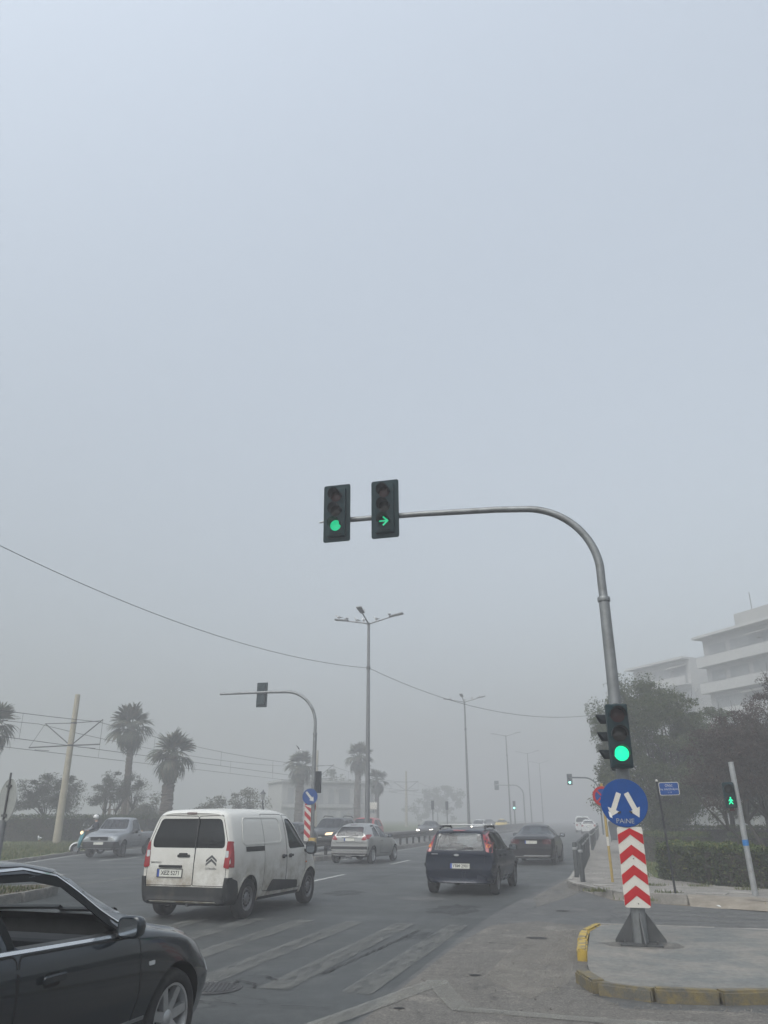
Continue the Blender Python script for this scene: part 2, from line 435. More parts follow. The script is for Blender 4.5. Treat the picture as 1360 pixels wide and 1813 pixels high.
def fill_poly(poly, step):
    """triangulated polygon with inner points"""
    poly = resample(poly, step); xs = [p[0] for p in poly]; ys = [p[1] for p in poly]
    def inside(x, y):
        c = False; n = len(poly)
        for i in range(n):
            (x1, y1), (x2, y2) = poly[i], poly[i-1]
            if (y1 > y) != (y2 > y) and x < (x2-x1)*(y-y1)/(y2-y1)+x1: c = not c
        return c
    pts = [Vector(p) for p in poly]; n = len(pts)
    for x in np.arange(min(xs)+step*.5, max(xs), step):
        for y in np.arange(min(ys)+step*.5, max(ys), step):
            if inside(x, y) and min((x-p[0])**2+(y-p[1])**2 for p in poly) > (step*.45)**2: pts.append(Vector((x, y)))
    v, e, f, *_ = delaunay_2d_cdt(pts, [], [list(range(n))], 1, 1e-6)
    return [tuple(p) for p in v], [tuple(t) for t in f]

def text_obj(name, s, size, mtx, mat, parent, align='CENTER', sx=1., weight=0.):
    cu = bpy.data.curves.new(name, 'FONT'); cu.body = s; cu.size = size; cu.align_x = align; cu.align_y = 'CENTER'
    cu.extrude = .0008; cu.offset = weight; cu.resolution_u = 3
    o = bpy.data.objects.new(name, cu); COL.objects.link(o)
    me = bpy.data.meshes.new_from_object(o.evaluated_get(bpy.context.evaluated_depsgraph_get()))
    COL.objects.unlink(o); bpy.data.objects.remove(o)
    me.transform(mtx @ Matrix.Diagonal((sx, 1, 1, 1))); me.materials.clear(); me.materials.append(M[mat])
    return link(bpy.data.objects.new(name, me), parent)

def copy_tree(o, parent=None):
    c = o.copy(); COL.objects.link(c); c.parent = parent
    for ch in list(o.children): copy_tree(ch, c)
    return c

# ------------------------------------------------------------------ the setting: ground, roads, pavements
def sheet(name, poly, z, mat, kind='structure', parent=None):
    o = mesh_obj(name, [(x, y, z) for x, y in poly], [tuple(range(len(poly)))], mat, parent)
    if sum((poly[i][0]-poly[i-1][0])*(poly[i][1]+poly[i-1][1]) for i in range(len(poly))) > 0: o.data.flip_normals()
    if kind: o['kind'] = kind
    return o

sheet('ground', [(-470, -120), (470, -120), (470, 470), (-470, 470)], -.03, 'soil')
LEFT_KERB = [(-19.5, -40), (-20.2, 12), (-21.6, 24), (-22.9, 29), (-25.2, 35.7), (-26.6, 42), (-26.4, 60), (-24.6, 100), (-24, 140), (-26, 300), (-27, 460)]
ROAD_END = 460
road = sheet('road', LEFT_KERB + [(-1.05, ROAD_END), (-1.05, -40)], 0.0, 'asphalt_road')
side_street = sheet('side_street', [(-2.3, -40), (-2.32, 8), (-2.28, 13), (-2.2, 16), (-1.92, 19.4), (-1.5, 24.6), (-1.12, 27), (-.9, 27), (-.9, 22), (0, 19.3), (3, 17.6), (60, 12), (60, -40)], .004, 'asphalt_side')
sheet('gutter_apron', [(-2.22, -3), (-2.25, 9), (-2.2, 12.3), (-2.02, 14.4), (-1.3, 15.2), (-.3, 14.6), (-.42, 9.6), (0, 8.75), (1.3, 8.9), (6, 10.4), (6, -3)], .008, 'asphalt_dusty')
sheet('dust_drift', [(-1.75, 19.4), (-1.3, 24.8), (-1.08, 26), (-1.08, 23), (-.75, 21.0), (-1.0, 19.6), (-1.5, 17.5)], .009, 'dust_film')
sheet('dust_drift', [(-1.5, 9.9), (-1.3, 13.8), (-.52, 14.3), (-.55, 9.8), (-.9, 8.9)], .0125, 'dust_film')

# painted markings
def strip(name, pts, w, z, mat, parent=road):
    vs = []
    for i, p in enumerate(pts):
        a = Vector(pts[max(i-1, 0)]); b = Vector(pts[min(i+1, len(pts)-1)]); d = (b-a).normalized(); nrm = Vector((-d.y, d.x))*(w/2)
        vs += [(p[0]+nrm.x, p[1]+nrm.y, z), (p[0]-nrm.x, p[1]-nrm.y, z)]
    fs = [(2*i+1, 2*i+3, 2*i+2, 2*i) for i in range(len(pts)-1)]
    return mesh_obj(name, vs, fs, mat, parent)
for i, x in enumerate([-2.60, -3.50, -4.40, -5.30, -6.20, -7.10, -8.0, -8.9, -9.8, -10.7]):
    strip('crossing_stripe', [(x-.04, 8.72), (x, 11.4), (x+.05, 14.3)], .34, .0125, 'paint_crossing')
for x in (-4.75, -8.15):
    for k in range(14):
        y = 22.5 + k*9
        if x > -5 and k == 0: continue
        strip('lane_dash', [(x-.02, y), (x-.02, y+3.2)], .12, .005, 'paint_line')
strip('edge_line', [(-11.05, 33), (-11.05, 170)], .12, .005, 'paint_line')
for k in range(12): strip('lane_dash', [(-16.6-.05*k, 20+k*8.5), (-16.8-.05*k, 23.4+k*8.5)], .13, .005, 'paint_line')
for k in range(12): strip('lane_dash', [(-20.3-.06*k, 22+k*8.5), (-20.5-.06*k, 25.4+k*8.5)], .13, .005, 'paint_line')
strip('edge_line', [(-21.2, 24), (-22.5, 29), (-24.8, 35.7), (-26.2, 42), (-26.0, 60)], .13, .005, 'paint_line')
strip('edge_line', [(-14.15, 14), (-13.9, 22), (-13.6, 32)], .14, .005, 'paint_faint')
strip('hatch_line', [(-2.95, 6.2), (-2.5, 7.6), (-1.93, 9.55)], .24, .0165, 'paint_faint', side_street)
strip('hatch_line', [(-1.98, 9.6), (-1.72, 8.9), (-1.45, 8.26)], .22, .017, 'paint_faint', side_street)
strip('hatch_line', [(-1.5, 8.30), (0, 8.16), (1.6, 8.32), (5, 9.2)], .17, .0175, 'paint_faint', side_street)
for k in range(4):
    y = 15.45 + k*.72
    strip('crossing_stripe', [(.15-.05*k, y+.06), (3, y-.32), (9, y-1.35)], .34, .0085, 'paint_crossing', side_street)

# cracks and repairs in the asphalt
def blob(name, c, rx, ry, z, mat, parent, n=14, jit=.25):
    pts = [(c[0]+rx*math.cos(2*math.pi*k/n)*(1+random.uniform(-jit, jit)), c[1]+ry*math.sin(2*math.pi*k/n)*(1+random.uniform(-jit, jit))) for k in range(n)]
    return sheet(name, pts, z, mat, None, parent)
def crack(pts, w, parent=road):
    fine = []
    for i in range(len(pts)-1):
        n = max(2, int(math.dist(pts[i], pts[i+1])/.07))
        fine += [(pts[i][0]+(pts[i+1][0]-pts[i][0])*j/n+random.gauss(0, .012), pts[i][1]+(pts[i+1][1]-pts[i][1])*j/n+random.gauss(0, .012)) for j in range(n)]
    vs = []
    for x, y in fine:
        h = w*(.25+random.random()); vs += [(x-h/2, y, .0135), (x+h/2, y+h*.3, .0135)]
    mesh_obj('crack', vs, [(2*i, 2*i+1, 2*i+3, 2*i+2) for i in range(len(fine)-1)], 'crack', parent)
crack([(-3.32, 9.6), (-3.22, 11.0), (-3.12, 12.4), (-3.05, 13.6)], .035)
crack([(-4.05, 8.0), (-3.5, 7.95), (-2.9, 8.05), (-2.6, 8.0)], .04)
crack([(-4.35, 8.95), (-4.1, 9.05), (-3.85, 8.9), (-3.72, 8.72), (-3.95, 8.62)], .045)
crack([(-4.1, 9.05), (-4.0, 8.72)], .035); crack([(-4.3, 9.3), (-3.9, 9.35), (-3.6, 9.1)], .03); crack([(-6.5, 12.2), (-5.6, 11.9), (-4.9, 12.3), (-4.2, 12.1)], .03); crack([(-7.6, 19.5), (-6.9, 23), (-6.4, 28)], .035); crack([(-4.6, 24.8), (-3.6, 25.0), (-2.2, 24.7)], .05)
for c, rx, ry in (((-5.6, 10.2), .35, .5), ((-3.0, 16.6), .5, .9), ((-6.2, 19.5), .45, .8), ((-2.9, 12.9), .2, .35)): blob('oil_stain', c, rx, ry, .0055 if c[1] > 15 else .0138, 'oil', road, 20, .3)
crack([(-2.75, 6.6), (-2.6, 7.3), (-2.55, 7.8)], .04)
crack([(-4.4, 18.9), (-3.8, 18.75), (-3.4, 18.8)], .05); crack([(-1.9, 12.5), (-1.1, 12.35)], .04, side_street)
for c, rx, ry in (((-1.15, 13.1), .16, .12), ((-1.6, 10.0), .07, .05), ((-.95, 16.9), .14, .07), ((-2.05, 8.2), .05, .04), ((.8, 10.6), .0, .0)):
    if rx: blob('tar_spot', c, rx, ry, .0145, 'crack', side_street)
for c, rx, ry in (((-4.1, 18.6), .55, .5), ((-2.9, 22.9), .5, .7), ((-17.8, 30.3), .5, .35)): blob('asphalt_patch', c, rx, ry, .0045, 'asphalt_side', road, 10, .12)

cover = empty('manhole_cover', (-4.22, 8.62, .006), .3, 'round ribbed iron manhole cover beside the dark sedan\'s front wheel', 'manhole cover')
MB().lathe([(0, .006), (.27, .006), (.275, 0), (.33, 0), (.335, .004), (.345, 0)], 32).build('cover_plate', 'iron_cover', cover)
mb = MB()
for k in range(11):
    x = -.22+.044*k; h = math.sqrt(max(0, .25**2-x*x)); mb.box(x-.008, x+.008, -h, h, .006, .011)
mb.build('tread_rib', 'iron_cover', cover)

# gravel crumbs along the apron and kerb
def scatter_stones(name, n, gen, mat, parent=None, smin=.006, smax=.022):
    vs = []; fs = []
    for _ in range(n):
        x, y, z = gen(); s = random.uniform(smin, smax); b = len(vs); a = random.random()*6
        for q in range(4): vs.append((x+s*math.cos(a+q*1.57)*random.uniform(.6, 1.2), y+s*math.sin(a+q*1.57)*random.uniform(.6, 1.2), z-.002))
        vs.append((x, y, z+s*random.uniform(.4, .9))); fs += [(b, b+1, b+4), (b+1, b+2, b+4), (b+2, b+3, b+4), (b+3, b, b+4)]
    o = mesh_obj(name, vs, fs, mat, parent); o['kind'] = 'stuff'; return o
def g1():
    t = random.random(); return (-.62-abs(random.gauss(0, .22)), 9.2+5.0*t, .012)
def g2():
    a = random.uniform(0, 1); return (-.55+a*3.5, 8.95-abs(random.gauss(0, .12))+.12*a*a*2, .012)
def g3(): return (random.uniform(-2.2, -.6), random.uniform(6.5, 15), .012)
gravel = scatter_stones('gravel', 520, g1, 'gravel_grit', None, .004, .014); scatter_stones('gravel', 260, g2, 'gravel_grit', None, .004, .014); scatter_stones('gravel', 260, g3, 'asphalt_dusty', None, .005, .014)
for o in bpy.data.objects:
    if o.name.startswith('gravel'): o['label'] = 'loose gravel crumbs on the dusty asphalt by the island kerb'; o['category'] = 'gravel'

# kerb stones: one mesh of each kind, one object for each stone
def stone_mesh(name, L, w, h, mat, bev=.018):
    bm = bmesh.new(); bmesh.ops.create_cube(bm, size=1.)
    for v in bm.verts: v.co = Vector((v.co.x*w, v.co.y*L, (v.co.z-.5)*h))
    bmesh.ops.bevel(bm, geom=bm.edges[:], offset=bev, segments=2, affect='EDGES')
    for v in bm.verts: v.co += Vector((random.gauss(0, .002), random.gauss(0, .002), random.gauss(0, .002)))
    me = bpy.data.meshes.new(name); bm.to_mesh(me); bm.free(); me.materials.append(M[mat])
    me.polygons.foreach_set('use_smooth', [True]*len(me.polygons)); me.set_sharp_from_angle(angle=R(50)); return me
def kerb_row(pts, parent, mats, ztop, L=.9, w=.17, h=.22, jit=.008, gap=.012, name='kerb_stone'):
    meshes = [stone_mesh('kerb_stone', 1., w, h, m, .02) for m in (mats if isinstance(mats, list) else [mats]) for _ in range(2)]
    d = [0]
    for i in range(len(pts)-1): d.append(d[-1]+math.dist(pts[i], pts[i+1]))
    n = max(1, round(d[-1]/L)); at = lambda s: (np.interp(s, d, [p[0] for p in pts]), np.interp(s, d, [p[1] for p in pts]))
    for k in range(n):
        a = at(d[-1]*k/n); b = at(d[-1]*(k+1)/n); l = math.dist(a, b)
        o = bpy.data.objects.new(name, random.choice(meshes))
        o.location = ((a[0]+b[0])/2+random.gauss(0, jit), (a[1]+b[1])/2+random.gauss(0, jit), ztop+random.gauss(0, jit*.6))
        o.rotation_euler = (random.gauss(0, .008), random.gauss(0, .012), -math.atan2(b[0]-a[0], b[1]-a[1])+random.gauss(0, jit*1.2))
        o.scale = (1, l-gap, 1); link(o, parent)

# traffic island under the main signal mast
ISL = [(-.44, 9.95), (-.36, 9.48), (-.16, 9.2), (.13, 9.08), (.8, 9.10), (1.34, 9.30), (2.2, 9.62), (4, 10.3), (8, 11.6), (8, 13.6), (2.3, 14.15), (.3, 14.2), (-.3, 14.1), (-.50, 13.75), (-.50, 11.2), (-.47, 10.4)]
ISL_IN = [(-.33, 9.97), (-.26, 9.56), (-.1, 9.33), (.15, 9.22), (.8, 9.24), (1.3, 9.43), (2.15, 9.76), (4, 10.45), (8, 11.75), (8, 13.5), (2.3, 14.05), (.3, 14.08), (-.26, 13.98), (-.38, 13.7), (-.38, 11.2), (-.36, 10.4)]
island = MB().prism([(x, y) for x, y in ISL_IN], -.02, .118).build('traffic_island', 'concrete')
island['kind'] = 'structure'
front = [(-.40, 9.93), (-.32, 9.50), (-.13, 9.26), (.14, 9.14), (.8, 9.16), (1.32, 9.35), (2.17, 9.68), (4, 10.36), (6, 11.0)]
kerb_row(front, island, ['kerb_yellow'], .124, .62, .16, .22, .007)
kerb_row([(-.46, 11.25), (-.46, 13.72), (-.3, 14.02)], island, ['kerb_bright_yellow'], .145, 1.05, .13, .22, .012)
kerb_row([(-.30, 14.09), (.3, 14.13), (2.3, 14.1), (5, 13.9)], island, ['kerb_stone'], .118, .9, .13, .2, .006)

for c_, rx, ry in (((.33, 12.05), .5, .40),):
    blob('grime_patch', c_, rx, ry, .1205+random.random()*.002, 'grime', island, 22, .22)
crack([(-.3, 11.6), (.1, 11.2), (.6, 11.25), (1.3, 10.9), (2.2, 11.1)], .012, island); crack([(.6, 9.3), (.75, 10.2), (.6, 11.2)], .010, island)
for o_ in list(island.children)[-2:]: o_.location.z = .1085

# right-hand pavement with its kerb stones, park ground behind it
PAVE_EDGE = [(-1.05, 140), (-1.05, 60), (-1.08, 30), (-1.12, 25.5), (-1.16, 23.2), (-1.0, 22.0), (-.7, 21.2), (-.08, 20.0), (.5, 19.35), (1.58, 19.12), (2.24, 18.85), (2.92, 18.5), (6, 17.6), (14, 15.6), (40, 10)]
pave = sheet('pavement', PAVE_EDGE + [(40, 14), (14, 19.4), (6, 21.0), (3.6, 21.6), (2.4, 22.6), (1.2, 24.6), (1.0, 30), (.9, 60), (.9, 140)], .130, 'paving')
park = sheet('park_ground', [(-.95, 140), (-.95, 24), (-.2, 20.5), (1.6, 19.4), (6, 17.9), (40, 11), (140, 0), (140, 300), (-.9, 300)], .115, 'turf')
kerb_row([(x+.07, y) for x, y in [(-1.05, 62), (-1.08, 30), (-1.12, 25.5), (-1.16, 23.2)]], pave, ['kerb_stone'], .138, 1.0, .16, .24, .008)
kerb_row([(-1.09, 23.2), (-.93, 22.05), (-.63, 21.25), (-.02, 20.06), (.52, 19.42), (1.55, 19.2)], pave, ['kerb_stone'], .142, .95, .17, .26, .014)
kerb_row([(4.1, 18.2), (6, 17.68), (9, 16.9)], pave, ['kerb_stone'], .128, .95, .17, .26, .012)
mesh_obj('kerb_run', [(-1.09, 62, .137), (-.93, 62, .137), (-.93, 200, .137), (-1.09, 200, .137), (-1.09, 62, 0), (-1.09, 200, 0)], [(0, 1, 2, 3), (4, 0, 3, 5)], 'kerb_stone', pave)
# worn dirt ramp where the kerb is broken
rv = []; rf = []
for i in range(17):
    t = i/16
    for j in range(6):
        u = j/5; x = 1.5+2.8*t; y0 = 19.0-.92*t
        rv.append((x+random.gauss(0, .02), y0-.5+u*1.05+random.gauss(0, .03), (.010+.126*min(1, u*1.9)**.8+abs(random.gauss(0, .005))) if j else -.01))
for i in range(16):
    for j in range(5): rf.append((i*6+j, (i+1)*6+j, (i+1)*6+j+1, i*6+j+1))
mesh_obj('dirt_ramp', rv, rf, 'dirt_path', pave, True)
# tactile bars across the footway, low slabs
for k in range(11):
    o = MB().box(-.62+.098*k, -.565+.098*k, 26.15-.08*k, 26.75-.08*k, .1315, .140).build('tactile_bar', 'kerb_stone', pave)
for (x, y, rz, sx, sy) in ((-.2, 21.6, .2, .5, .35), (.5, 20.6, .5, .55, .4), (1.2, 20.2, .1, .5, .38), (2.1, 19.9, -.3, .6, .42), (.1, 24.2, .1, .6, .4), (2.75, 20.3, -.2, .5, .36)):
    m = MB(); m.X = Matrix.Translation((x, y, .131)) @ Matrix.Rotation(rz, 4, 'Z') @ Matrix.Rotation(random.gauss(0, .012), 4, 'X'); m.cbox((0, 0, .006), (sx, sy, .022)); m.build('paving_slab', 'kerb_stone', pave, bevel=.006)

# left verge: raised grass strip with kerb, then soil
VIN = [(x-.16, y) for x, y in LEFT_KERB]
verge_v = []; 
for (x, y) in LEFT_KERB: verge_v += [(x-.1, y, .12), (x-2.5, y, .26), (x-9, y, .34), (x-60, y, .3), (x-400, y, .25)]
verge = mesh_obj('grass_verge', verge_v, [(i*5+j, (i+1)*5+j, (i+1)*5+j+1, i*5+j+1) for i in range(len(LEFT_KERB)-1) for j in range(4)], 'turf', None, True)
verge['kind'] = 'structure'
verge.data.flip_normals()
kerb_row([(x-.07, y) for x, y in LEFT_KERB[2:7]], verge, ['kerb_stone'], .13, 1.0, .16, .24, .008)
kv = []
for (x, y) in LEFT_KERB[6:]: kv += [(x, y, 0), (x, y, .13), (x-.18, y, .13)]
mesh_obj('kerb_run', kv, [(i*3+j, i*3+3+j, i*3+4+j, i*3+1+j) for i in range(len(LEFT_KERB)-7) for j in range(2)], 'kerb_stone', verge)
kv = []
for (x, y) in LEFT_KERB[:3]: kv += [(x, y, 0), (x, y, .13), (x-.18, y, .13)]
mesh_obj('kerb_run', kv, [(i*3+j, i*3+3+j, i*3+4+j, i*3+1+j) for i in range(2) for j in range(2)], 'kerb_stone', verge)

# medians
def median(name, pts, z, mat='concrete'):
    o = MB().prism(pts, -.02, z).build(name, mat); o['kind'] = 'structure'; return o
mid = median('median', [(-11.55, 33.2), (-12.0, 32.5), (-12.6, 32.4), (-13.0, 33.2), (-13.1, 60), (-13.1, 230), (-11.55, 230), (-11.55, 60)], .17)
kerb_row([(-11.47, 62), (-11.47, 33.4), (-11.95, 32.45), (-12.6, 32.33), (-13.05, 33.2)], mid, ['kerb_stone'], .18, 1.0, .15, .24, .006)
mid2 = median('median', [(-12.35, -20), (-12.35, 16.0), (-12.6, 17.2), (-13.2, 17.9), (-13.7, 17.2), (-14.0, 15), (-14.1, -20)], .17, 'soil')
kerb_row([(-12.27, 4), (-12.27, 16.0), (-12.53, 17.26), (-13.2, 18.02), (-13.78, 17.2), (-14.05, 15)], mid2, ['kerb_stone'], .185, 1.0, .15, .24, .006)

# ------------------------------------------------------------------ leaves, grass, hedges
def leaf_cloud(cent, size, ratio=.45, droop=0., flat=0., rng=RNG):
    """rhombic leaves at given points -> verts, faces"""
    n = len(cent); a = rng.normal(size=(n, 3)); a[:, 2] -= droop
    a /= np.linalg.norm(a, axis=1)[:, None]
    b = rng.normal(size=(n, 3)); b[:, 2] += flat; b = np.cross(a, b); b /= np.linalg.norm(b, axis=1)[:, None]
    s = size*rng.uniform(.6, 1.35, size=(n, 1)); L = a*s; W = b*s*ratio
    v = np.stack([cent-L*.5, cent-L*.05+W*.5, cent+L*.5, cent-L*.05-W*.5], 1).reshape(-1, 3)
    f = np.arange(n*4).reshape(-1, 4)
    return v, f
def cloud_obj(name, v, f, mat, parent=None):
    me = bpy.data.meshes.new(name); n = len(f)
    me.vertices.add(len(v)); me.vertices.foreach_set('co', v.astype(np.float32).ravel())
    me.loops.add(n*4); me.loops.foreach_set('vertex_index', f.astype(np.int32).ravel())
    me.polygons.add(n); me.polygons.foreach_set('loop_start', np.arange(0, n*4, 4, dtype=np.int32)); me.polygons.foreach_set('loop_total', np.full(n, 4, dtype=np.int32))
    me.materials.append(M[mat]); me.update(calc_edges=True)
    return link(bpy.data.objects.new(name, me), parent)

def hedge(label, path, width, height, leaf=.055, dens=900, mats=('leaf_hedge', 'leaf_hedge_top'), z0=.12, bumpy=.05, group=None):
    """clipped hedge along a path: woody core, side leaves, lighter top growth"""
    x0, y0 = path[0]; root = empty('hedge', (x0, y0, z0), 0, label, 'hedge', group)
    P = [np.array(p, float)-np.array((x0, y0)) for p in path]
    side = []; top = []; core = MB()
    for i in range(len(P)-1):
        d = P[i+1]-P[i]; L = np.linalg.norm(d); d /= L; nrm = np.array((-d[1], d[0])); hw = width/2
        c = [P[i]+nrm*(hw-.09), P[i+1]+nrm*(hw-.09), P[i+1]-nrm*(hw-.09), P[i]-nrm*(hw-.09)]
        core.prism([tuple(q) for q in c], 0, height-.12)
        for face, area in (('l', L*height), ('r', L*height), ('t', L*width), ('e', width*height*2)):
            n = int(area*dens); t = RNG.uniform(0, L, n); u = RNG.uniform(-hw, hw, n); h = RNG.uniform(0, height, n)
            dep = -np.abs(RNG.normal(0, .05, n))+bumpy*np.sin(t*3.1+h*4)*.9+bumpy*np.sin(t*9+u*7)*.6
            if face == 'l': q = P[i]+np.outer(t, d)+np.outer(hw+dep, nrm); z = h
            elif face == 'r': q = P[i]+np.outer(t, d)-np.outer(hw+dep, nrm); z = h
            elif face == 't': q = P[i]+np.outer(t, d)+np.outer(u, nrm); z = height+dep+np.abs(RNG.normal(0, .03, n))
            else:
                e = np.where(RNG.random(n) < .5, -dep, L+dep); q = P[i]+np.outer(e, d)+np.outer(u, nrm); z = h
            pts = np.column_stack([q, z]); (top if face == 't' else side).append(pts)
    core.build('core', 'bark', root)
    for nm, pts, m in (('side_foliage', side, mats[0]), ('top_foliage', top, mats[1])):
        v, f = leaf_cloud(np.concatenate(pts), leaf, .55); cloud_obj(nm, v, f, m, root)
    return root

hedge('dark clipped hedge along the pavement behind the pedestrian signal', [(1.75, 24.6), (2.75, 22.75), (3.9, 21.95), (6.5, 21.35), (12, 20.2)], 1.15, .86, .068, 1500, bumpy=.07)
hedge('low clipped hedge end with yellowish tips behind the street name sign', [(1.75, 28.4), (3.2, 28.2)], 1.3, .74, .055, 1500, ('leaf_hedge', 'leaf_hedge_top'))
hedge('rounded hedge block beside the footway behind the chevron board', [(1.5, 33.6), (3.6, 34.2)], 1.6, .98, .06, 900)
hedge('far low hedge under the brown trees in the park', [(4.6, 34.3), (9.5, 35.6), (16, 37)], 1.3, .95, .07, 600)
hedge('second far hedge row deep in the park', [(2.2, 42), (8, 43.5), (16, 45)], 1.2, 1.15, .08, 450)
hedge('long dark hedge behind the grass verge at the tram line', [(-44, 38.6), (-37.5, 41.8), (-33, 44.5), (-30.6, 50), (-29.2, 58)], 1.4, 1.42, .09, 420, ('leaf_hedge', 'leaf_hedge'), .3, .1)

def grass(name, label, n, gen, hmin, hmax, w=.012, mat='grass_blade'):
    p = np.array([gen() for _ in range(n)]); h = RNG.uniform(hmin, hmax, n)[:, None]; a = RNG.uniform(0, 6.28, n)
    d = np.column_stack([np.cos(a), np.sin(a), np.zeros(n)]); e = np.column_stack([-np.sin(a), np.cos(a), np.zeros(n)])
    tip = p+np.array((0, 0, 1))*h+e*h*RNG.uniform(-.6, .6, (n, 1)); mid_ = p*.5+tip*.5+np.array((0, 0, 1))*h*.12
    v = np.stack([p-d*w, p+d*w, mid_+d*w*.7, tip], 1).reshape(-1, 3)
    o = cloud_obj(name, v, np.arange(n*4).reshape(-1, 4), mat); tag(o, label, 'grass', None, 'stuff'); return o
def lk(y): return float(np.interp(y, [p[1] for p in LEFT_KERB], [p[0] for p in LEFT_KERB]))
def gv():
    y = random.uniform(22, 64); x = lk(y)-.2-abs(random.gauss(0, 2.6)); return (x, y, np.interp(lk(y)-x, [0, 2.5, 9], [.12, .26, .34]))
grass('grass', 'rough grass on the verge under the tram pole', 26000, gv, .05, .17, .018)
def gp():
    x = random.uniform(.8, 14); y = random.uniform(24.5, 46); return (x, y, .115)
grass('grass', 'short park grass between the hedges', 22000, gp, .03, .10, .014)
def gw():
    k = random.choice([(1.15, 19.9), (.55, 19.15), (3.3, 18.35), (3.9, 18.15), (2.0, 21.9), (3.0, 21.2), (-.3, 20.2), (1.0, 21.9)])
    return (k[0]+random.gauss(0, .16), k[1]+random.gauss(0, .07), .10 if k[1] > 19.6 else .03)
grass('weeds', 'small green weeds in the kerb joints and hedge foot', 900, gw, .03, .12, .012)
def gm(): return (random.uniform(-13.9, -12.5), random.uniform(-2, 17), .17)
grass('grass', 'dry low grass on the near median strip', 4000, gm, .03, .1, .014)

# ------------------------------------------------------------------ trees
def limb_tree(name, label, loc, trunk_pts, trunk_r, crown_c, crown_r, n_limbs, n_clump, n_leaf, leaf, mat, clump_r=.5, ratio=.45, droop=0., twigs=0, seed=1, group=None, hollow=.35, bottom=-1.):
    rng = np.random.default_rng(seed); rd = random.Random(seed)
    root = empty(name, loc, 0, label, 'tree', group); tbs = [MB() for _ in trunk_pts]
    for pts, r in zip(trunk_pts, trunk_r):
        n = len(pts); MB().tube(pts, [r*(1-.55*i/(n-1)) for i in range(n)], 8).build('trunk', 'bark', root, True, 60)
    starts = [Vector(p[-1]) for p in trunk_pts]
    C = Vector(crown_c); clumps = []
    while len(clumps) < n_clump:
        d = rng.normal(size=3); d /= np.linalg.norm(d); rr = (hollow+(1-hollow)*rng.random()**.6)*(1+.16*math.sin(d[0]*5+seed)*math.cos(d[2]*6))
        if d[2] < bottom: continue
        clumps.append(np.array(C)+d*rr*np.array(crown_r))
    for k in range(n_limbs):
        e = Vector(clumps[k % len(clumps)]); s = min(starts, key=lambda q: (q-e).length+rd.random()*.8); tb = tbs[starts.index(s)]
        m1 = s.lerp(e, .4)+Vector((rd.gauss(0, .15), rd.gauss(0, .15), .25*(e-s).length*.3)); r0 = max(trunk_r)*.42*rd.uniform(.6, 1)
        tb.tube([s-Vector((0, 0, .1)), m1, m1.lerp(e, .6)+Vector((rd.gauss(0, .1), rd.gauss(0, .1), .05)), e], [r0, r0*.65, r0*.38, r0*.15], 6)
        for q in range(3):
            a = m1.lerp(e, rd.uniform(.2, .9)); b = Vector(clumps[rd.randrange(len(clumps))]); b = a+(b-a)*min(1, 1.3/max(.1, (b-a).length))
            tb.tube([a, a.lerp(b, .5)+Vector((rd.gauss(0, .08), rd.gauss(0, .08), .06)), b], [r0*.3, r0*.2, r0*.08], 5)
    tw = MB()
    for q in range(twigs):
        a = Vector(clumps[rd.randrange(len(clumps))]); o = (a-C).normalized()
        b = a+(o+Vector((rd.gauss(0, .5), rd.gauss(0, .5), .5+rd.gauss(0, .4)))).normalized()*rd.uniform(.25, .75)
        tb.tube([a, a.lerp(b, .5)+Vector((rd.gauss(0, .04), rd.gauss(0, .04), rd.gauss(0, .04))), b], [.012, .008, .003], 4, False)
    if twigs: tw.build('twigs', 'bark', root, True, 60)['kind'] = 'stuff'
    for tb in tbs:
        if tb.v: tb.build('boughs', 'bark', root, True, 60)
    per = n_leaf//len(clumps)
    def puff():
        d = rng.normal(size=(per, 3)); d /= np.linalg.norm(d, axis=1)[:, None]; return d*(rng.random((per, 1))**.45)*clump_r*1.55*rng.uniform(.55, 1.2)*np.array((1, 1, .7))*(1+.35*np.sin(d*4+rng.normal(size=3)*3))
    pts = np.concatenate([c+puff() for c in clumps])
    v, f = leaf_cloud(pts, leaf, ratio, droop, .3, rng); cloud_obj('crown', v, f, mat, root)
    return root

limb_tree('leafy_tree', 'tall dense green tree overhanging the footway behind the main signal', (2.6, 40.2, .1), [[(0, 0, 0), (.1, 0, 1.2), (-.1, .1, 2.4)], [(.3, .1, 0), (.6, .2, 1.4), (.9, .2, 2.6)]], [.2, .17], (-.05, 0, 4.3), (2.8, 2.5, 3.5), 26, 400, 140000, .11, 'leaf_tree_green', .42, .4, .5, 40, 3, None, .5)
limb_tree('leafy_tree', 'narrow upright green tree rising behind the dense green tree', (6.0, 44, .1), [[(0, 0, 0), (.05, 0, 1.5), (0, .1, 3)]], [.16], (0, 0, 4.3), (1.5, 1.5, 3.0), 14, 90, 34000, .105, 'leaf_tree_green', .36, .4, .3, 20, 5, None, .3)
limb_tree('leafy_tree', 'broad green tree filling the park edge in front of the building', (8.4, 46, .1), [[(0, 0, 0), (.05, 0, 1.5), (0, .1, 3)]], [.18], (0, 0, 3.6), (2.6, 2.2, 2.6), 18, 120, 40000, .105, 'leaf_tree_green', .40, .4, .3, 20, 6, None, .3)
limb_tree('bare_tree', 'brown twiggy tree with forked dark trunks behind the clipped hedge', (5.3, 31.4, .1), [[(0, 0, 0), (-.15, .0, .7), (-.5, .1, 1.5)], [(.12, .05, 0), (.2, .1, .8), (.25, .2, 1.6)], [(-.1, .1, 0), (-.5, .2, .6), (-1.1, .3, 1.25)], [(.2, 0, 0), (.5, .1, .7), (.9, .1, 1.4)]], [.11, .12, .08, .09], (-.1, .3, 3.1), (2.2, 2.0, 2.0), 42, 210, 60000, .07, 'leaf_tree_brown', .28, .5, 0., 700, 8, None, .3, -.55)
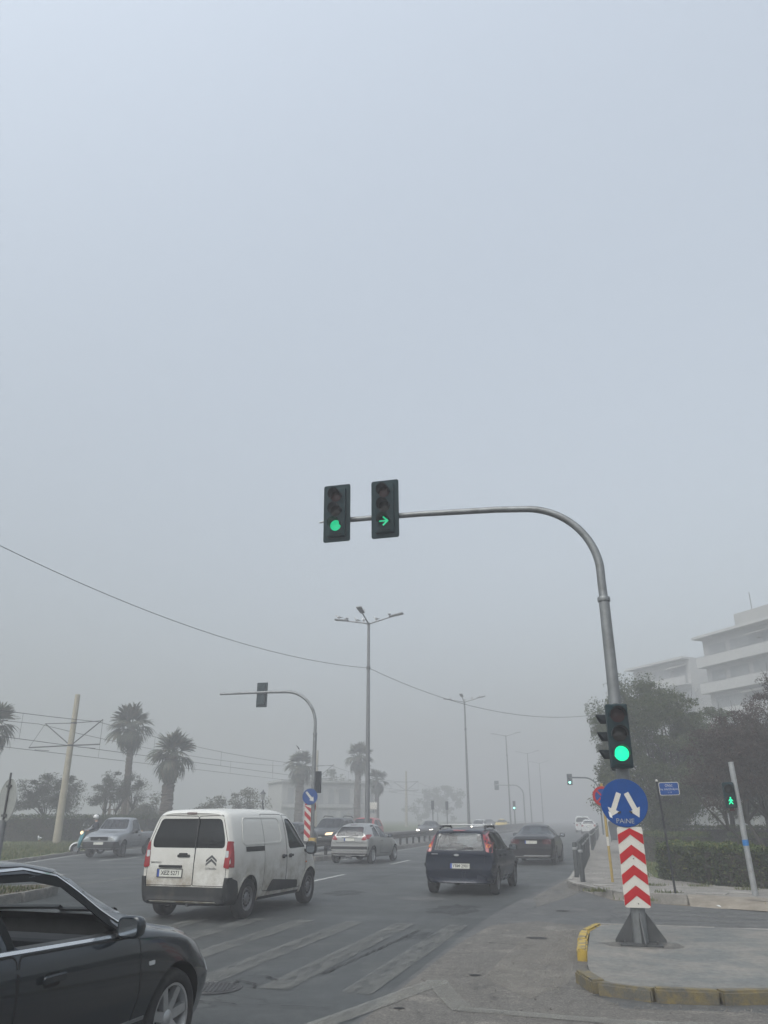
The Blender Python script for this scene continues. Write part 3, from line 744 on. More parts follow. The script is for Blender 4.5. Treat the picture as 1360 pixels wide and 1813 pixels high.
limb_tree('bare_tree', 'larger reddish brown tree at the frame edge under the balconies', (8.2, 33.5, .1), [[(0, 0, 0), (-.1, 0, .9), (-.3, .1, 1.7)], [(.2, 0, 0), (.4, .1, .9), (.7, .1, 1.8)]], [.15, .13], (-.2, 0, 4.0), (2.9, 2.2, 2.8), 40, 210, 60000, .075, 'leaf_tree_brown', .30, .5, 0., 700, 9, None, .3, -.5)
limb_tree('bare_tree', 'dim brown tree right of the dense green tree', (6.6, 38.2, .1), [[(0, 0, 0), (.1, 0, .9), (0, .1, 1.7)], [(-.1, .1, 0), (-.4, .2, .8), (-.8, .2, 1.5)]], [.12, .09], (0, 0, 3.1), (2.3, 2.0, 2.0), 30, 150, 48000, .08, 'leaf_tree_brown', .32, .5, 0., 300, 10, None, .3, -.5)
limb_tree('bare_tree', 'shadowy brown tree deep in the park behind the others', (9.5, 41.5, .1), [[(0, 0, 0), (.1, 0, .9), (0, .1, 1.7)]], [.14], (0, 0, 3.3), (3.4, 2.4, 2.5), 30, 160, 48000, .09, 'leaf_tree_brown', .38, .5, 0., 200, 12, None, .3, -.6)

limb_tree('olive_tree', 'grey-green spreading tree left of the leaning tram pole', (-36.6, 48.0, .33), [[(0, 0, 0), (.1, 0, .7), (0, .1, 1.3)], [(.2, 0, 0), (.6, .1, .8), (1.0, .2, 1.5)]], [.13, .10], (.1, 0, 2.55), (2.5, 1.8, 1.75), 22, 75, 20000, .11, 'leaf_olive', .38, .4, 0, 60, 21, None, .25, -.6)
limb_tree('olive_tree', 'airy grey-green tree right of the leaning tram pole with sky between its boughs', (-33.2, 50.8, .33), [[(0, 0, 0), (.2, 0, .9), (.1, .1, 1.7)], [(-.1, 0, 0), (-.5, .1, .9), (-.8, .2, 1.7)], [(.1, 0, 0), (.8, .1, 1.0), (1.4, .1, 1.9)]], [.11, .09, .09], (.1, 0, 2.95), (2.2, 1.6, 1.5), 24, 52, 12000, .10, 'leaf_olive', .32, .4, 0, 80, 22, None, .3, -.5)
for i, (x, y, rx, rz, lb) in enumerate([(-35.2, 57.8, 1.9, 1.9, 'pale bush behind the taller palm'), (-30.0, 59.4, 1.7, 1.6, 'pale bush right of the thick palm'), (-27.6, 60.0, 1.75, 2.2, 'rounded pale bush beside the park lantern'), (-38.0, 62, 2.0, 1.6, 'low hazy bush far behind the timber frame')]):
    limb_tree('bush', lb, (x, y, .3), [[(0, 0, 0), (.1, 0, .5), (0, .1, 1.0)]], [.08], (0, 0, 1.2), (rx, rx, rz), 12, 42, 5200, .15, 'leaf_pale', .38, .45, 0, 40, 30+i, None, .2, -.4)
for i, (x, y, rx, rz, lb) in enumerate([(-38, 190, 7, 6, 'faint dark tree mass beyond the oncoming lanes'), (-40, 120, 6, 4, 'faint tree left of the pale house in the fog'), (4.5, 150, 5.5, 3.5, 'blurred dark trees where the road fades away'), (3.4, 118, 3.4, 3.6, 'foggy tree beyond the far footway')]):
    limb_tree('fog_tree', lb, (x, y, 0), [[(0, 0, 0), (.1, 0, 1.5), (0, .1, 3)]], [.25], (0, 0, 4.), (rx, rx, rz), 14, 50, 7000, .4, 'leaf_tree_green', .8, .5, 0, 0, 50+i, None, .2, -.6)

# fan palms: every frond its own part
def frond_mesh(nblade, L, droop, spread, seed):
    rd = random.Random(seed); mb = MB(); mb.tube([(0, 0, 0), (0, L*.22, .03), (0, L*.42, .02)], [.022, .017, .012], 5)
    for k in range(nblade):
        a = (k/(nblade-1)-.5)*spread; ln = L*(.62-.10*abs(a)/spread*2)*rd.uniform(.9, 1.08); o = Vector((0, L*.40, .02)); prev = None
        d = Vector((math.sin(a), math.cos(a), .0)); sd = Vector((d.y, -d.x, 0)); vs = []
        for j in range(5):
            t = j/4; w = .055*L*(.25+1.1*t)*(1-t)**.55 + .003; z = .10*t-droop*t*t*ln*.8+.04*math.cos(k*3.1)*t
            p = o+d*ln*t*(1-.15*t)+Vector((0, 0, z)); vs += [p-sd*w, p+sd*w+Vector((0, 0, .01))]
        mb.add(vs, [(2*j, 2*j+1, 2*j+3, 2*j+2) for j in range(4)])
    me = bpy.data.meshes.new('frond'); me.from_pydata(mb.v, [], mb.f); me.materials.append(M['leaf_palm']); return me
FR = [frond_mesh(13, 1.0, .35, 2.5, 1), frond_mesh(12, 1.0, .8, 2.3, 2), frond_mesh(11, 1.0, 1.3, 2.0, 3)]
def palm(label, loc, h, r0, r1, size, n, seed, lean=(0, 0), shaggy=.02):
    rd = random.Random(seed); root = empty('fan_palm', loc, 0, label, 'palm', 'fan palms by the tram line')
    tb = MB(); vs = []; fs = []; nz = int(h/.10); nk = 12
    for i in range(nz+1):
        t = i/nz; rr = r0+(r1-r0)*t+(.06*math.exp(-t*14))
        for k in range(nk):
            q = rr*(1+shaggy*6*((i*7+k*3) % 3-1)*.35)+rd.gauss(0, shaggy); a = 2*math.pi*k/nk+i*.2
            vs.append((lean[0]*t*t+q*math.cos(a), lean[1]*t*t+q*math.sin(a), h*t))
    for i in range(nz):
        for k in range(nk): fs.append((i*nk+k, i*nk+(k+1) % nk, (i+1)*nk+(k+1) % nk, (i+1)*nk+k))
    tb.add(vs, fs); tb.build('trunk', 'palm_bark', root)
    for k in range(n):
        el = 84-146*(k/n)+rd.gauss(0, 8); m = FR[0] if el > 25 else FR[1] if el > -25 else FR[2]
        o = bpy.data.objects.new('frond', m); o.location = (lean[0], lean[1], h-.05-.35*max(0, -el/80)); s = size*rd.uniform(.85, 1.1)*(1 if el > -30 else .85)
        o.rotation_euler = (R(max(-72, el)), rd.gauss(0, .25), k*2.39996+rd.gauss(0, .15)); o.scale = (s, s, s); link(o, root)
    return root
palm('taller fan palm with slim trunk behind the pickup', (-34.9, 54.85, .3), 7.9, .29, .24, 2.15, 42, 1, (-.25, 0))
palm('shorter fan palm with thick shaggy trunk right of the taller one', (-29.85, 52.05, .3), 5.5, .46, .40, 2.1, 40, 2, (.1, 0), .03)
palm('fan palm cut by the left frame edge', (-38.4, 43.6, .3), 6.9, .28, .24, 2.1, 42, 3)
palm('foggy fan palm behind the keep-right sign', (-30.5, 79.8, .2), 6.4, .46, .40, 2.1, 36, 4, (.1, 0), .03)
palm('foggy tall fan palm left of the nearest street lamp', (-27.6, 91, .2), 8.0, .42, .34, 2.1, 36, 5, (.1, 0), .03)
palm('small foggy palm just right of the nearest street lamp', (-26.7, 96.3, .2), 5.6, .3, .26, 1.8, 32, 6)

# ------------------------------------------------------------------ traffic signals
def visor_mb(mb, c, r, L, T):
    """open-bottomed hood in front of a lens; faces -Y"""
    n = 16; a0, a1 = R(-12), R(192); vs = []
    for j, (yy, sh) in enumerate(((0, 0), (-L, 0))):
        for q, rr in ((0, r), (1, r-.008)):
            for k in range(n+1):
                a = a0+(a1-a0)*k/n; cut = 1. if j == 0 else .30+.70*max(0, math.sin(a)*.5+.5)
                vs.append((c[0]+rr*math.cos(a), c[1]+yy*cut, c[2]+rr*math.sin(a)))
    m = n+1; fs = []
    for k in range(n):
        fs += [(k, k+1, 2*m+k+1, 2*m+k), (m+k+1, m+k, 3*m+k, 3*m+k+1), (2*m+k, 2*m+k+1, 3*m+k+1, 3*m+k)]
    mb.X = T; mb.add(vs, fs); mb.X = Matrix(); return mb
def disc_mb(c, r, T, dome=.02, n=24):
    mb = MB(); mb.X = T @ Matrix.Translation(c)
    prof = [(.001, -dome), (r*.5, -dome*.8), (r*.85, -dome*.35), (r, 0)]
    return mb.lathe(prof, n, 'Y')
def flat_poly(name, poly, yoff, T, mat, parent, th=.004):
    mb = MB(); mb.X = T; mb.prism(poly, yoff, yoff+th, 'XZ'); return mb.build(name, mat, parent)
ARROW_R = [(-.075, .011), (.028, .011), (-.022, .064), (-.006, .080), (.08, 0), (-.006, -.080), (-.022, -.064), (.028, -.011), (-.075, -.011)]
def signal_head(root, T, lit='green', w=.31, h=.92, back=None, box='signal_green_box', lens_mat='lens_green', r=.098, vis=.2, detail=True):
    mb = MB(); mb.X = T; mb.box(-w/2, w/2, -.06, .12, -h/2, h/2)
    head = mb.build('signal_head', box, root, bevel=.018)
    if back:
        bw, bh = back; mb = MB(); mb.X = T
        mb.prism(round_poly([(-bw/2, -bh/2), (bw/2, -bh/2), (bw/2, bh/2), (-bw/2, bh/2)], .04), .0, .018, 'XZ'); mb.build('backplate', box, head)
    pitch = h*.30
    for k, dz in enumerate((pitch, 0, -pitch)):
        dz += h*.02
        m = ('lens_red_off', 'lens_amber_off', 'lens_dark')[k]
        if k == 2 and lit == 'green': m = lens_mat
        ln = disc_mb((0, -.066, dz), r, T).build('lens', m, head, True)
        if k == 2 and lit == 'arrow':
            flat_poly('arrow_symbol', [(x*1.1, z*1.1+dz) for x, z in ARROW_R], -.092, T, 'lens_green_dim', head)
        if detail: visor_mb(MB(), (0, -.06, dz), r+.014, vis, T).build('visor', 'signal_black', head, True)
    if detail:
        mb = MB(); mb.X = T; mb.box(-.11, .11, -.075, -.06, -h/2+.035, -h/2+.05); mb.build('latch', 'signal_black', head)
    return head

def arc_pts(c, r, a0, a1, n=14, plane='XZ'):
    return [(c[0]+r*math.cos(R(a0+(a1-a0)*k/n)), c[1], c[2]+r*math.sin(R(a0+(a1-a0)*k/n))) for k in range(n+1)]

# main mast on the island
mast = empty('traffic_signal', (.30, 12.1, .118), 0, 'tall grey mast-arm traffic signal with green lights on the near island', 'traffic signal')
mb = MB(); mb.prism(round_poly([(-.27, -.27), (.27, -.27), (.27, .27), (-.27, .27)], .03), 0, .02); mb.build('base_plate', 'steel_dark', mast)
for a in (8, 98, 188, 278):
    mb = MB(); mb.X = Matrix.Rotation(R(a), 4, 'Z'); mb.add([(.07, -.007, .02), (.33, -.007, .02), (.33, -.007, .05), (.08, -.007, .40), (.07, -.007, .40), (.07, .007, .02), (.33, .007, .02), (.33, .007, .05), (.08, .007, .40), (.07, .007, .40)],
        [(0, 1, 2, 3, 4), (9, 8, 7, 6, 5), (0, 5, 6, 1), (1, 6, 7, 2), (2, 7, 8, 3), (3, 8, 9, 4), (4, 9, 5, 0)]); mb.build('gusset', 'steel_dark', mast)
for a in (45, 135, 225, 315):
    mb = MB(); mb.X = Matrix.Translation((.29*math.cos(R(a)), .23*math.sin(R(a)), .02)); mb.lathe([(.001, .035), (.018, .035), (.018, 0)], 6); mb.build('anchor_bolt', 'steel_dark', mast)
MB().tube([(0, 0, .02), (0, 0, 1.2), (0, 0, 3.2), (0, 0, 4.72)], [.098, .096, .088, .080], 20).build('pole', 'steel_grey', mast, True)
mb = MB(); mb.lathe([(.078, 4.68), (.093, 4.68), (.097, 4.70), (.097, 4.73), (.093, 4.75), (.07, 4.75)], 24); mb.build('collar', 'steel_grey', mast, True, 30)
arm = [(0, 0, 4.72), (-.005, 0, 5.0)] + arc_pts((-1.20, 0, 5.15), 1.20, 5, 84, 18) + [(-1.6, 0, 6.385), (-2.9, 0, 6.44), (-4.62, 0, 6.47)]
MB().tube(arm, [.066]*2 + [.066-.012*k/18 for k in range(19)] + [.052, .048, .045], 16).build('arm', 'steel_grey', mast, True)
MB().tube([(-4.62, 0, 6.47), (-4.66, 0, 6.47), (-4.74, 0, 6.46)], [.02, .02, .014], 8).build('arm_tip', 'galvanised', mast, True)
MB().tube([(-3.62, 0, 6.456), (-3.72, 0, 6.457)], .052, 14).build('arm_clamp', 'steel_dark', mast, True)
signal_head(mast, Matrix.Translation((-4.37, -.13, 6.56)) @ Matrix.Rotation(R(2), 4, 'X'), 'green', .34, .9, (.49, 1.06), 'signal_green_box', 'lens_green_dim', .098, .2)
signal_head(mast, Matrix.Translation((-3.49, -.13, 6.55)) @ Matrix.Rotation(R(2), 4, 'X'), 'arrow', .34, .9, (.49, 1.06), 'signal_green_box', 'lens_green_dim', .098, .2)
signal_head(mast, Matrix.Translation((.0, -.20, 2.65)) @ Matrix.Rotation(R(6), 4, 'Z'), 'green', .30, .88, None, 'signal_green_box', 'lens_green', .102, .19)
signal_head(mast, Matrix.Translation((-.06, .16, 2.62)) @ Matrix.Rotation(R(-80), 4, 'Z'), None, .28, .84, None, 'signal_green_box', 'lens_green', .09, .18)
MB().box(-.03, .03, -.10, -.02, 3.04, 3.12).box(-.03, .03, -.10, -.02, 2.2, 2.26).build('bracket', 'steel_dark', mast)

# keep-either-side disc and chevron board on the main mast
T = Matrix.Rotation(R(2), 4, 'Z')
sg = empty('direction_sign', (.27, 11.95, 1.87), 0, 'round blue sign with two diverging white arrows and scrawled graffiti', 'road sign')
mb = MB(); mb.X = T; mb.lathe([(.001, -.006), (.312, -.006), (.318, 0), (.312, .006), (.001, .006)], 48, 'Y'); mb.build('disc', 'sign_blue', sg)
def arrow_poly(x0, z0, x1, z1, w0, w1, hl, hw):
    d = Vector((x1-x0, z1-z0)); L = d.length; d /= L; n = Vector((-d.y, d.x)); a = Vector((x0, z0)); b = Vector((x1, z1)); m = b-d*hl
    return [tuple(a+n*w0), tuple(a-n*w0), tuple(m-n*w1), tuple(m-n*hw), tuple(b), tuple(m+n*hw), tuple(m+n*w1)]
flat_poly('white_arrow', arrow_poly(-.06, .13, -.19, -.175, .034, .034, .10, .082), -.0095, T, 'sign_white', sg, .003)
flat_poly('white_arrow', arrow_poly(.04, .13, .185, -.19, .034, .034, .12, .075), -.0095, T, 'sign_white', sg, .003)
flat_poly('sticker_scrap', [(-.225, -.11), (-.19, -.13), (-.175, -.20), (-.21, -.185)], -.0128, T, 'litter_white', sg, .002)
flat_poly('sticker_scrap', [(-.10, -.12), (-.05, -.105), (-.06, -.135), (-.095, -.145)], -.0128, T, 'ink', sg, .002)
flat_poly('sticker_scrap', [(.055, -.10), (.10, -.115), (.095, -.145), (.06, -.125)], -.0128, T, 'ink', sg, .002)
text_obj('graffiti', 'PAiNE', .088, T @ Matrix.Translation((-.01, -.0085, -.238)) @ Matrix.Rotation(R(90), 4, 'X') @ Matrix.Rotation(R(-1), 4, 'Z'), 'sign_back', sg, 'CENTER', 1.05)
sg2 = empty('chevron_board', (.305, 11.97, .56), 0, 'tall white board with four red chevrons pointing up on the mast', 'hazard board')
mb = MB(); mb.X = T; mb.prism(round_poly([(-.168, 0), (.168, 0), (.168, 1.0), (-.168, 1.0)], .035), -.012, .012, 'XZ'); mb.build('board', 'sign_white', sg2)
for k in range(4):
    z = .02+.252*k; p = [(-.166, z), (0, z+.125), (.166, z), (.166, z+.125), (0, z+.25), (-.166, z+.125)]
    p = [(x, min(zz, .985)) for x, zz in p]
    flat_poly('red_chevron', p, -.0165, T, 'sign_red', sg2, .0035)
for z in (.05, .60): 
    mb = MB(); mb.X = T @ Matrix.Translation((.01, -.018, z)); mb.lathe([(.001, -.004), (.008, -.003), (.009, .002)], 8, 'Y'); mb.build('bolt', 'steel_dark', sg2)

# second mast arm on the median, seen from behind
m2 = empty('traffic_signal', (-12.2, 33.6, .17), 0, 'grey mast-arm signal on the median reaching left, seen from behind', 'traffic signal')
MB().tube([(0, 0, 0), (0, 0, 2.5), (0, 0, 5.0)], [.10, .095, .085], 14).build('pole', 'steel_grey', m2, True)
MB().lathe([(.08, 4.95), (.10, 4.95), (.10, 5.03), (.07, 5.03)], 16).build('collar', 'steel_grey', m2, True, 30)
arm = [(0, 0, 5.0), (0, 0, 5.3)] + arc_pts((-1.5, 0, 5.4), 1.5, 3, 88, 14) + [(-2.6, 0, 6.92), (-4.8, 0, 6.92)]
MB().tube(arm, [.07]*2+[.068]*15+[.06, .055], 12).build('arm', 'steel_grey', m2, True)
signal_head(m2, Matrix.Translation((-2.72, .12, 6.82)) @ Matrix.Rotation(R(184), 4, 'Z'), None, .33, .9, (.52, 1.13), 'signal_green_box', r=.09)
signal_head(m2, Matrix.Translation((.16, .12, 2.95)) @ Matrix.Rotation(R(180), 4, 'Z'), None, .30, .9, None, 'signal_black', r=.09)
s = empty('keep_right_sign', (-12.28, 33.45, 2.52), 0, 'round blue sign with one white arrow pointing down right on the median', 'road sign')
T2 = Matrix.Rotation(R(14), 4, 'Z')
mb = MB(); mb.X = T2; mb.lathe([(.001, -.006), (.325, -.006), (.33, 0), (.325, .006), (.001, .006)], 36, 'Y'); mb.build('disc', 'sign_blue', s)
flat_poly('white_arrow', arrow_poly(-.17, .19, .16, -.19, .04, .05, .16, .12), -.010, T2, 'sign_white', s, .003)
s = empty('striped_board', (-12.35, 33.42, .75), 0, 'narrow board with red and white diagonal stripes under the keep-right sign', 'hazard board')
mb = MB(); mb.X = T2; mb.prism([(-.135, 0), (.135, 0), (.135, 1.42), (-.135, 1.42)], -.01, .01, 'XZ'); mb.build('board', 'sign_white', s)
for k in range(4):
    z = .30+.36*k; flat_poly('red_stripe', [(-.133, z), (.133, z-.27), (.133, min(1.41, z-.08)), (-.133, min(1.41, z+.19))], -.0145, T2, 'sign_red', s, .0035)
s = empty('round_sign', (-12.36, 33.75, 2.12), R(165), 'red rimmed round sign mounted behind the striped board', 'road sign')
MB().lathe([(.001, -.006), (.30, -.006), (.30, .006), (.001, .006)], 32, 'Y').build('disc', 'sign_red', s)
MB().lathe([(.001, -.010), (.22, -.010), (.22, -.0062)], 32, 'Y').build('face', 'sign_blue', s)
MB().box(-.02, .02, .006, .25, -.1, .1).build('bracket', 'steel_grey', s)

# far signals down the road
fs = empty('traffic_signal', (-.35, 82.7, .13), 0, 'foggy mast-arm signal with a green light above the far lanes', 'traffic signal')
MB().tube([(0, 0, 0), (0, 0, 3.6)]+arc_pts((-1.3, 0, 3.9), 1.3, 0, 85, 8)+[(-2.8, 0, 5.25)], .075, 10).build('pole', 'signal_green_box', fs, True)
signal_head(fs, Matrix.Translation((-2.72, -.12, 5.05)), 'green', .36, .98, (.52, 1.05), 'signal_green_box', 'lens_green_far', .10, .2)
fm = empty('traffic_signal', (-12.2, 131, .17), 0, 'faint mast-arm signal on the median far away in fog', 'traffic signal')
MB().tube([(0, 0, 0), (0, 0, 4.2)]+arc_pts((-1.5, 0, 4.8), 1.5, 0, 88, 8)+[(-4.6, 0, 6.4)], .10, 8).build('pole', 'steel_grey', fm, True)
signal_head(fm, Matrix.Translation((-4.2, .1, 6.3)) @ Matrix.Rotation(R(180), 4, 'Z'), None, .4, 1.1, (.7, 1.4), 'signal_green_box', detail=False)
fl = empty('traffic_signal', (-12.4, 118, .17), 0, 'small post signal showing green on the median in the fog', 'traffic signal')
MB().tube([(0, 0, 0), (0, 0, 2.5)], .09, 8).build('pole', 'steel_dark', fl, True)
signal_head(fl, Matrix.Translation((0, -.1, 3.1)), 'green', .38, 1.2, None, 'signal_black', 'lens_green_far', .13, .2, False)
for i, (x, y) in enumerate([(-18.9, 92), (-18.2, 97)]):
    f2 = empty('traffic_signal', (x, y, 0), 0, ['first', 'second'][i]+' faint signal post beyond the oncoming cars', 'traffic signal')
    MB().tube([(0, 0, 0), (0, 0, 2.6)], .06, 8).build('pole', 'steel_dark', f2, True)
    signal_head(f2, Matrix.Translation((0, 0, 3.0)) @ Matrix.Rotation(R(180), 4, 'Z'), None, .32, .95, None, 'signal_black', detail=False)

# pedestrian signal on its leaning pole
ped = empty('pedestrian_signal', (2.93, 19.67, .13), 0, 'pedestrian signal with green walking figure on a leaning grey pole', 'pedestrian signal')
lean = Matrix.Rotation(R(-1.5), 4, 'Y')
mb = MB(); mb.X = lean; mb.tube([(0, 0, 0), (0, 0, 2.72)], [.062, .058], 16); mb.build('pole', 'galvanised', ped, True)
T = lean @ Matrix.Translation((-.16, -.06, 2.02)) @ Matrix.Rotation(R(-4), 4, 'Z')
mb = MB(); mb.X = T; mb.box(-.12, .12, -.06, .10, -.27, .27); ph = mb.build('signal_head', 'signal_green_box', ped, bevel=.03)
disc_mb((0, -.064, .12), .088, T).build('lens', 'lens_dark', ph, True); disc_mb((0, -.064, -.12), .088, T).build('lens', 'lens_dark', ph, True)
visor_mb(MB(), (0, -.06, .12), .10, .19, T).build('visor', 'signal_black', ph, True); visor_mb(MB(), (0, -.06, -.12), .10, .10, T).build('visor', 'signal_black', ph, True)
man = [(-.008, .072), (.012, .072), (.016, .05), (.008, .042), (.03, .02), (.045, -.005), (.036, -.012), (.02, .005), (.016, -.02), (.04, -.062), (.026, -.07), (.0, -.032), (-.03, -.07), (-.044, -.062), (-.016, -.018), (-.018, .004), (-.034, -.012), (-.042, -.004), (-.026, .024), (-.006, .042), (-.014, .052)]
flat_poly('walking_figure', [(x*1.15, z*1.1-.12) for x, z in man], -.090, T, 'lens_green', ph, .003)
mb = MB(); mb.X = lean; mb.lathe([(.0635, .98), (.0645, .98), (.0645, 1.10), (.0635, 1.10)], 16); mb.build('sticker', 'sticker_blue', ped, True)
mb = MB(); mb.X = T; mb.box(-.05, .05, -.03, .05, -.33, -.27); mb.build('hanger', 'lens_red_off', ph)

# street name plate on a thin black post
st = empty('street_name_sign', (1.32, 19.65, .13), 0, 'blue street name plate on a thin tilted black post', 'street sign')
ln2 = Matrix.Rotation(R(-2.6), 4, 'Y')
mb = MB(); mb.X = ln2; mb.tube([(0, 0, 0), (0, 0, 1.3), (0, 0, 2.32)], [.026, .024, .022], 10); mb.build('post', 'post_black', st, True)
mb = MB(); mb.X = ln2; mb.ball((0, 0, 2.335), .03, 10, 6); mb.build('cap', 'sign_white', st, True)
mb = MB(); mb.X = ln2; mb.tube([(0, 0, 1.22), (0, 0, 1.32)], .031, 10); mb.build('joint', 'steel_dark', st, True)
T = ln2 @ Matrix.Translation((.24, -.01, 2.15)) @ Matrix.Rotation(R(1.5), 4, 'Y')
mb = MB(); mb.X = T; mb.prism(round_poly([(-.215, -.14), (.215, -.14), (.215, .14), (-.215, .14)], .04), -.004, .004, 'XZ'); mb.build('plate', 'sign_white', st)
mb = MB(); mb.X = T; mb.prism(round_poly([(-.203, -.128), (.203, -.128), (.203, .128), (-.203, .128)], .034), -.0065, -.0042, 'XZ'); mb.build('plate_face', 'sign_blue', st)
for tx, sz, z in (('Οδός', .075, .068), ('Αγ. Αλεξάνδρου', .056, -.012), ('1 - 9', .05, -.082)):
    text_obj('lettering', tx, sz, T @ Matrix.Translation((0, -.0075, z)) @ Matrix.Rotation(R(90), 4, 'X'), 'sign_white', st, 'CENTER', .9)

# no-stopping disc on a yellow post
ns = empty('no_stopping_sign', (.02, 22.7, .13), 0, 'red and blue no-stopping disc on a yellow post partly hidden by the blue sign', 'road sign')
for z0, z1, m in ((0, .86, 'pole_yellow'), (.86, 1.08, 'sign_white'), (1.08, 1.75, 'pole_yellow'), (1.75, 1.95, 'sign_white'), (1.95, 2.4, 'pole_yellow')):
    mb = MB(); mb.X = Matrix.Rotation(R(-1), 4, 'Y'); mb.tube([(0, 0, z0), (0, 0, z1)], .034, 12, False); mb.build('post_band', m, ns, True)
T = Matrix.Translation((-.05, -.045, 2.08)) @ Matrix.Rotation(R(8), 4, 'Z')
mb = MB(); mb.X = T; mb.lathe([(.001, -.004), (.245, -.004), (.25, 0), (.245, .004), (.001, .004)], 36, 'Y'); mb.build('disc', 'sign_red', ns)
mb = MB(); mb.X = T; mb.lathe([(.001, -.007), (.185, -.007), (.185, -.0045)], 36, 'Y'); mb.build('face', 'sign_blue', ns)
for sx in (1, -1): flat_poly('red_bar', [(-.15, .12*sx), (-.12, .15*sx), (.15, -.12*sx), (.12, -.15*sx)][::sx], -.0105-.001*sx, T, 'sign_red', ns, .003)

# back of a round sign on a thick grey pole at the frame edge
bs = empty('round_sign', (-13.0, 15.65, .17), 0, 'back of a round sign on a thick grey pole at the left frame edge', 'road sign')
MB().tube([(0, 0, 0), (0, 0, 1.45)], .078, 14).build('pole', 'steel_grey', bs, True)
MB().tube([(0, 0, 1.4), (0, 0, 2.46)], .022, 8).build('mast', 'steel_dark', bs, True)
T = Matrix.Translation((0, .0, 1.87)) @ Matrix.Rotation(R(-27), 4, 'Z') @ Matrix.Translation((0, .03, 0))
mb = MB(); mb.X = T; mb.lathe([(.001, -.006), (.44, -.006), (.455, -.016), (.46, 0), (.45, .008), (.001, .008)], 40, 'Y'); mb.build('disc', 'sign_back', bs)
for dz in (.30, -.32):
    mb = MB(); mb.X = T; mb.box(-.12, .12, -.04, -.018, dz-.025, dz+.025); mb.build('clamp', 'steel_dark', bs)

# ------------------------------------------------------------------ street lamps on the median
def lamp(y, label, heads=3, x=-12.2, thick=1.):
    r = empty('street_lamp', (x, y, .17), 0, label, 'street lamp', 'street lamps along the median')
    MB().tube([(0, 0, 0), (0, 0, 1.0), (0, 0, 6), (0, 0, 11.95)], [.13*thick, .12*thick, .095*thick, .065*thick], 14).build('pole', 'steel_lamp', r, True)
    MB().lathe([(.07, 11.85), (.09, 11.88), (.09, 12.0), (.03, 12.05), (.001, 12.05)], 12).build('hub', 'steel_lamp', r, True)
    for k, (dx, dy) in enumerate([(-1, 0), (1, 0), (0, -1)][:heads]):
        up = .26 if k == 0 else .40
        pts = [(0, 0, 11.95), (dx*.35, dy*.35, 12.03), (dx*1.3, dy*1.3, 12.05+up*.55)]
        a = MB().tube(pts, [.045, .04, .035], 8).build('arm', 'steel_lamp', r, True)
        mb = MB(); mb.X = Matrix.Translation((dx*1.65, dy*1.65, 12.07+up*.75)) @ Matrix.Rotation(math.atan2(dy, dx), 4, 'Z') @ Matrix.Rotation(-up*.45, 4, 'Y')
        mb.prism(round_poly([(-.42, -.13), (.42, -.16), (.42, .16), (-.42, .13)], .06), -.03, .045); mb.build('lamp_head', 'steel_lamp', a, bevel=.01)
    MB().tube([(0, 0, 9.32), (0, 0, 9.48)], .10*thick, 12).build('cable_band', 'steel_dark', r, True)
    return r
lamp(42.1, 'nearest tall street lamp with three heads and a row of gulls', 3, -12.2, 1.15)
lamp(75.8, 'second tall street lamp along the median with small birds', 3, -12.2, 1.1)
lamp(110.5, 'third street lamp along the median fading into fog', 2)
lamp(143.0, 'fourth street lamp, very faint in fog', 2)
lamp(170.0, 'fifth street lamp, barely visible in fog', 2)

# gulls: one continuous body each
def gull_mesh(name, wings):
    mb = MB(); prof = [(-.20, .012, .02), (-.12, .035, .03), (-.03, .062, .0), (.05, .065, -.005), (.11, .048, .02), (.145, .034, .06), (.18, .034, .085), (.215, .026, .083), (.235, .009, .075), (.27, .004, .068)]
    vs = []; n = 10
    for y, r, z in prof:
        for k in range(n): a = 2*math.pi*k/n; vs.append((r*math.cos(a), y, .12+z+r*1.05*math.sin(a)))
    mb.add(vs, [(i*n+k, i*n+(k+1) % n, (i+1)*n+(k+1) % n, (i+1)*n+k) for i in range(len(prof)-1) for k in range(n)]+[tuple(range(n))])
    mb.cur = 1
    if wings:
        for sx in (-1, 1):
            mb.add([(sx*.04, .06, .15), (sx*.22, .10, .24), (sx*.50, .0, .22), (sx*.26, -.02, .24), (sx*.05, -.08, .15), (sx*.04, .06, .14), (sx*.22, .10, .23), (sx*.26, -.02, .23), (sx*.05, -.08, .14)], [(0, 1, 3, 4), (1, 2, 3), (8, 7, 6, 5), (7, 2, 6)])
    else:
        for sx in (-1, 1): mb.add([(sx*.055, .08, .15), (sx*.072, -.02, .15), (sx*.02, -.25, .15), (sx*.012, -.02, .195), (sx*.075, -.02, .12), (sx*.05, .07, .11)], [(0, 1, 3), (1, 2, 3), (0, 5, 4, 1), (4, 2, 1)])
        mb.cur = 2
        for sx in (-1, 1): mb.tube([(sx*.022, .0, .07), (sx*.024, .01, .0)], .006, 5)
    o = mb.build(name, ['gull_white', 'gull_grey', 'lamp_amber'], None, True, 60); return o
g0 = gull_mesh('gull', False)
G1 = [(-14.05, 42.1, 12.505, 1.9, 'gull at the outer tip of the left lamp arm'), (-13.52, 42.1, 12.385, -.4, 'upright gull on the left lamp arm, second from its tip'), (-12.92, 42.1, 12.27, 2.3, 'gull leaning back midway on the left lamp arm'),
      (-12.5, 42.1, 12.235, .9, 'gull beside the lamp hub on its left'), (-12.2, 40.9, 12.42, -1.9, 'gull on the lamp arm that points towards the viewer'), (-11.75, 42.1, 12.27, 1.2, 'gull just right of the lamp hub'), (-10.95, 42.1, 12.49, -.1, 'upright gull near the end of the right lamp arm')]
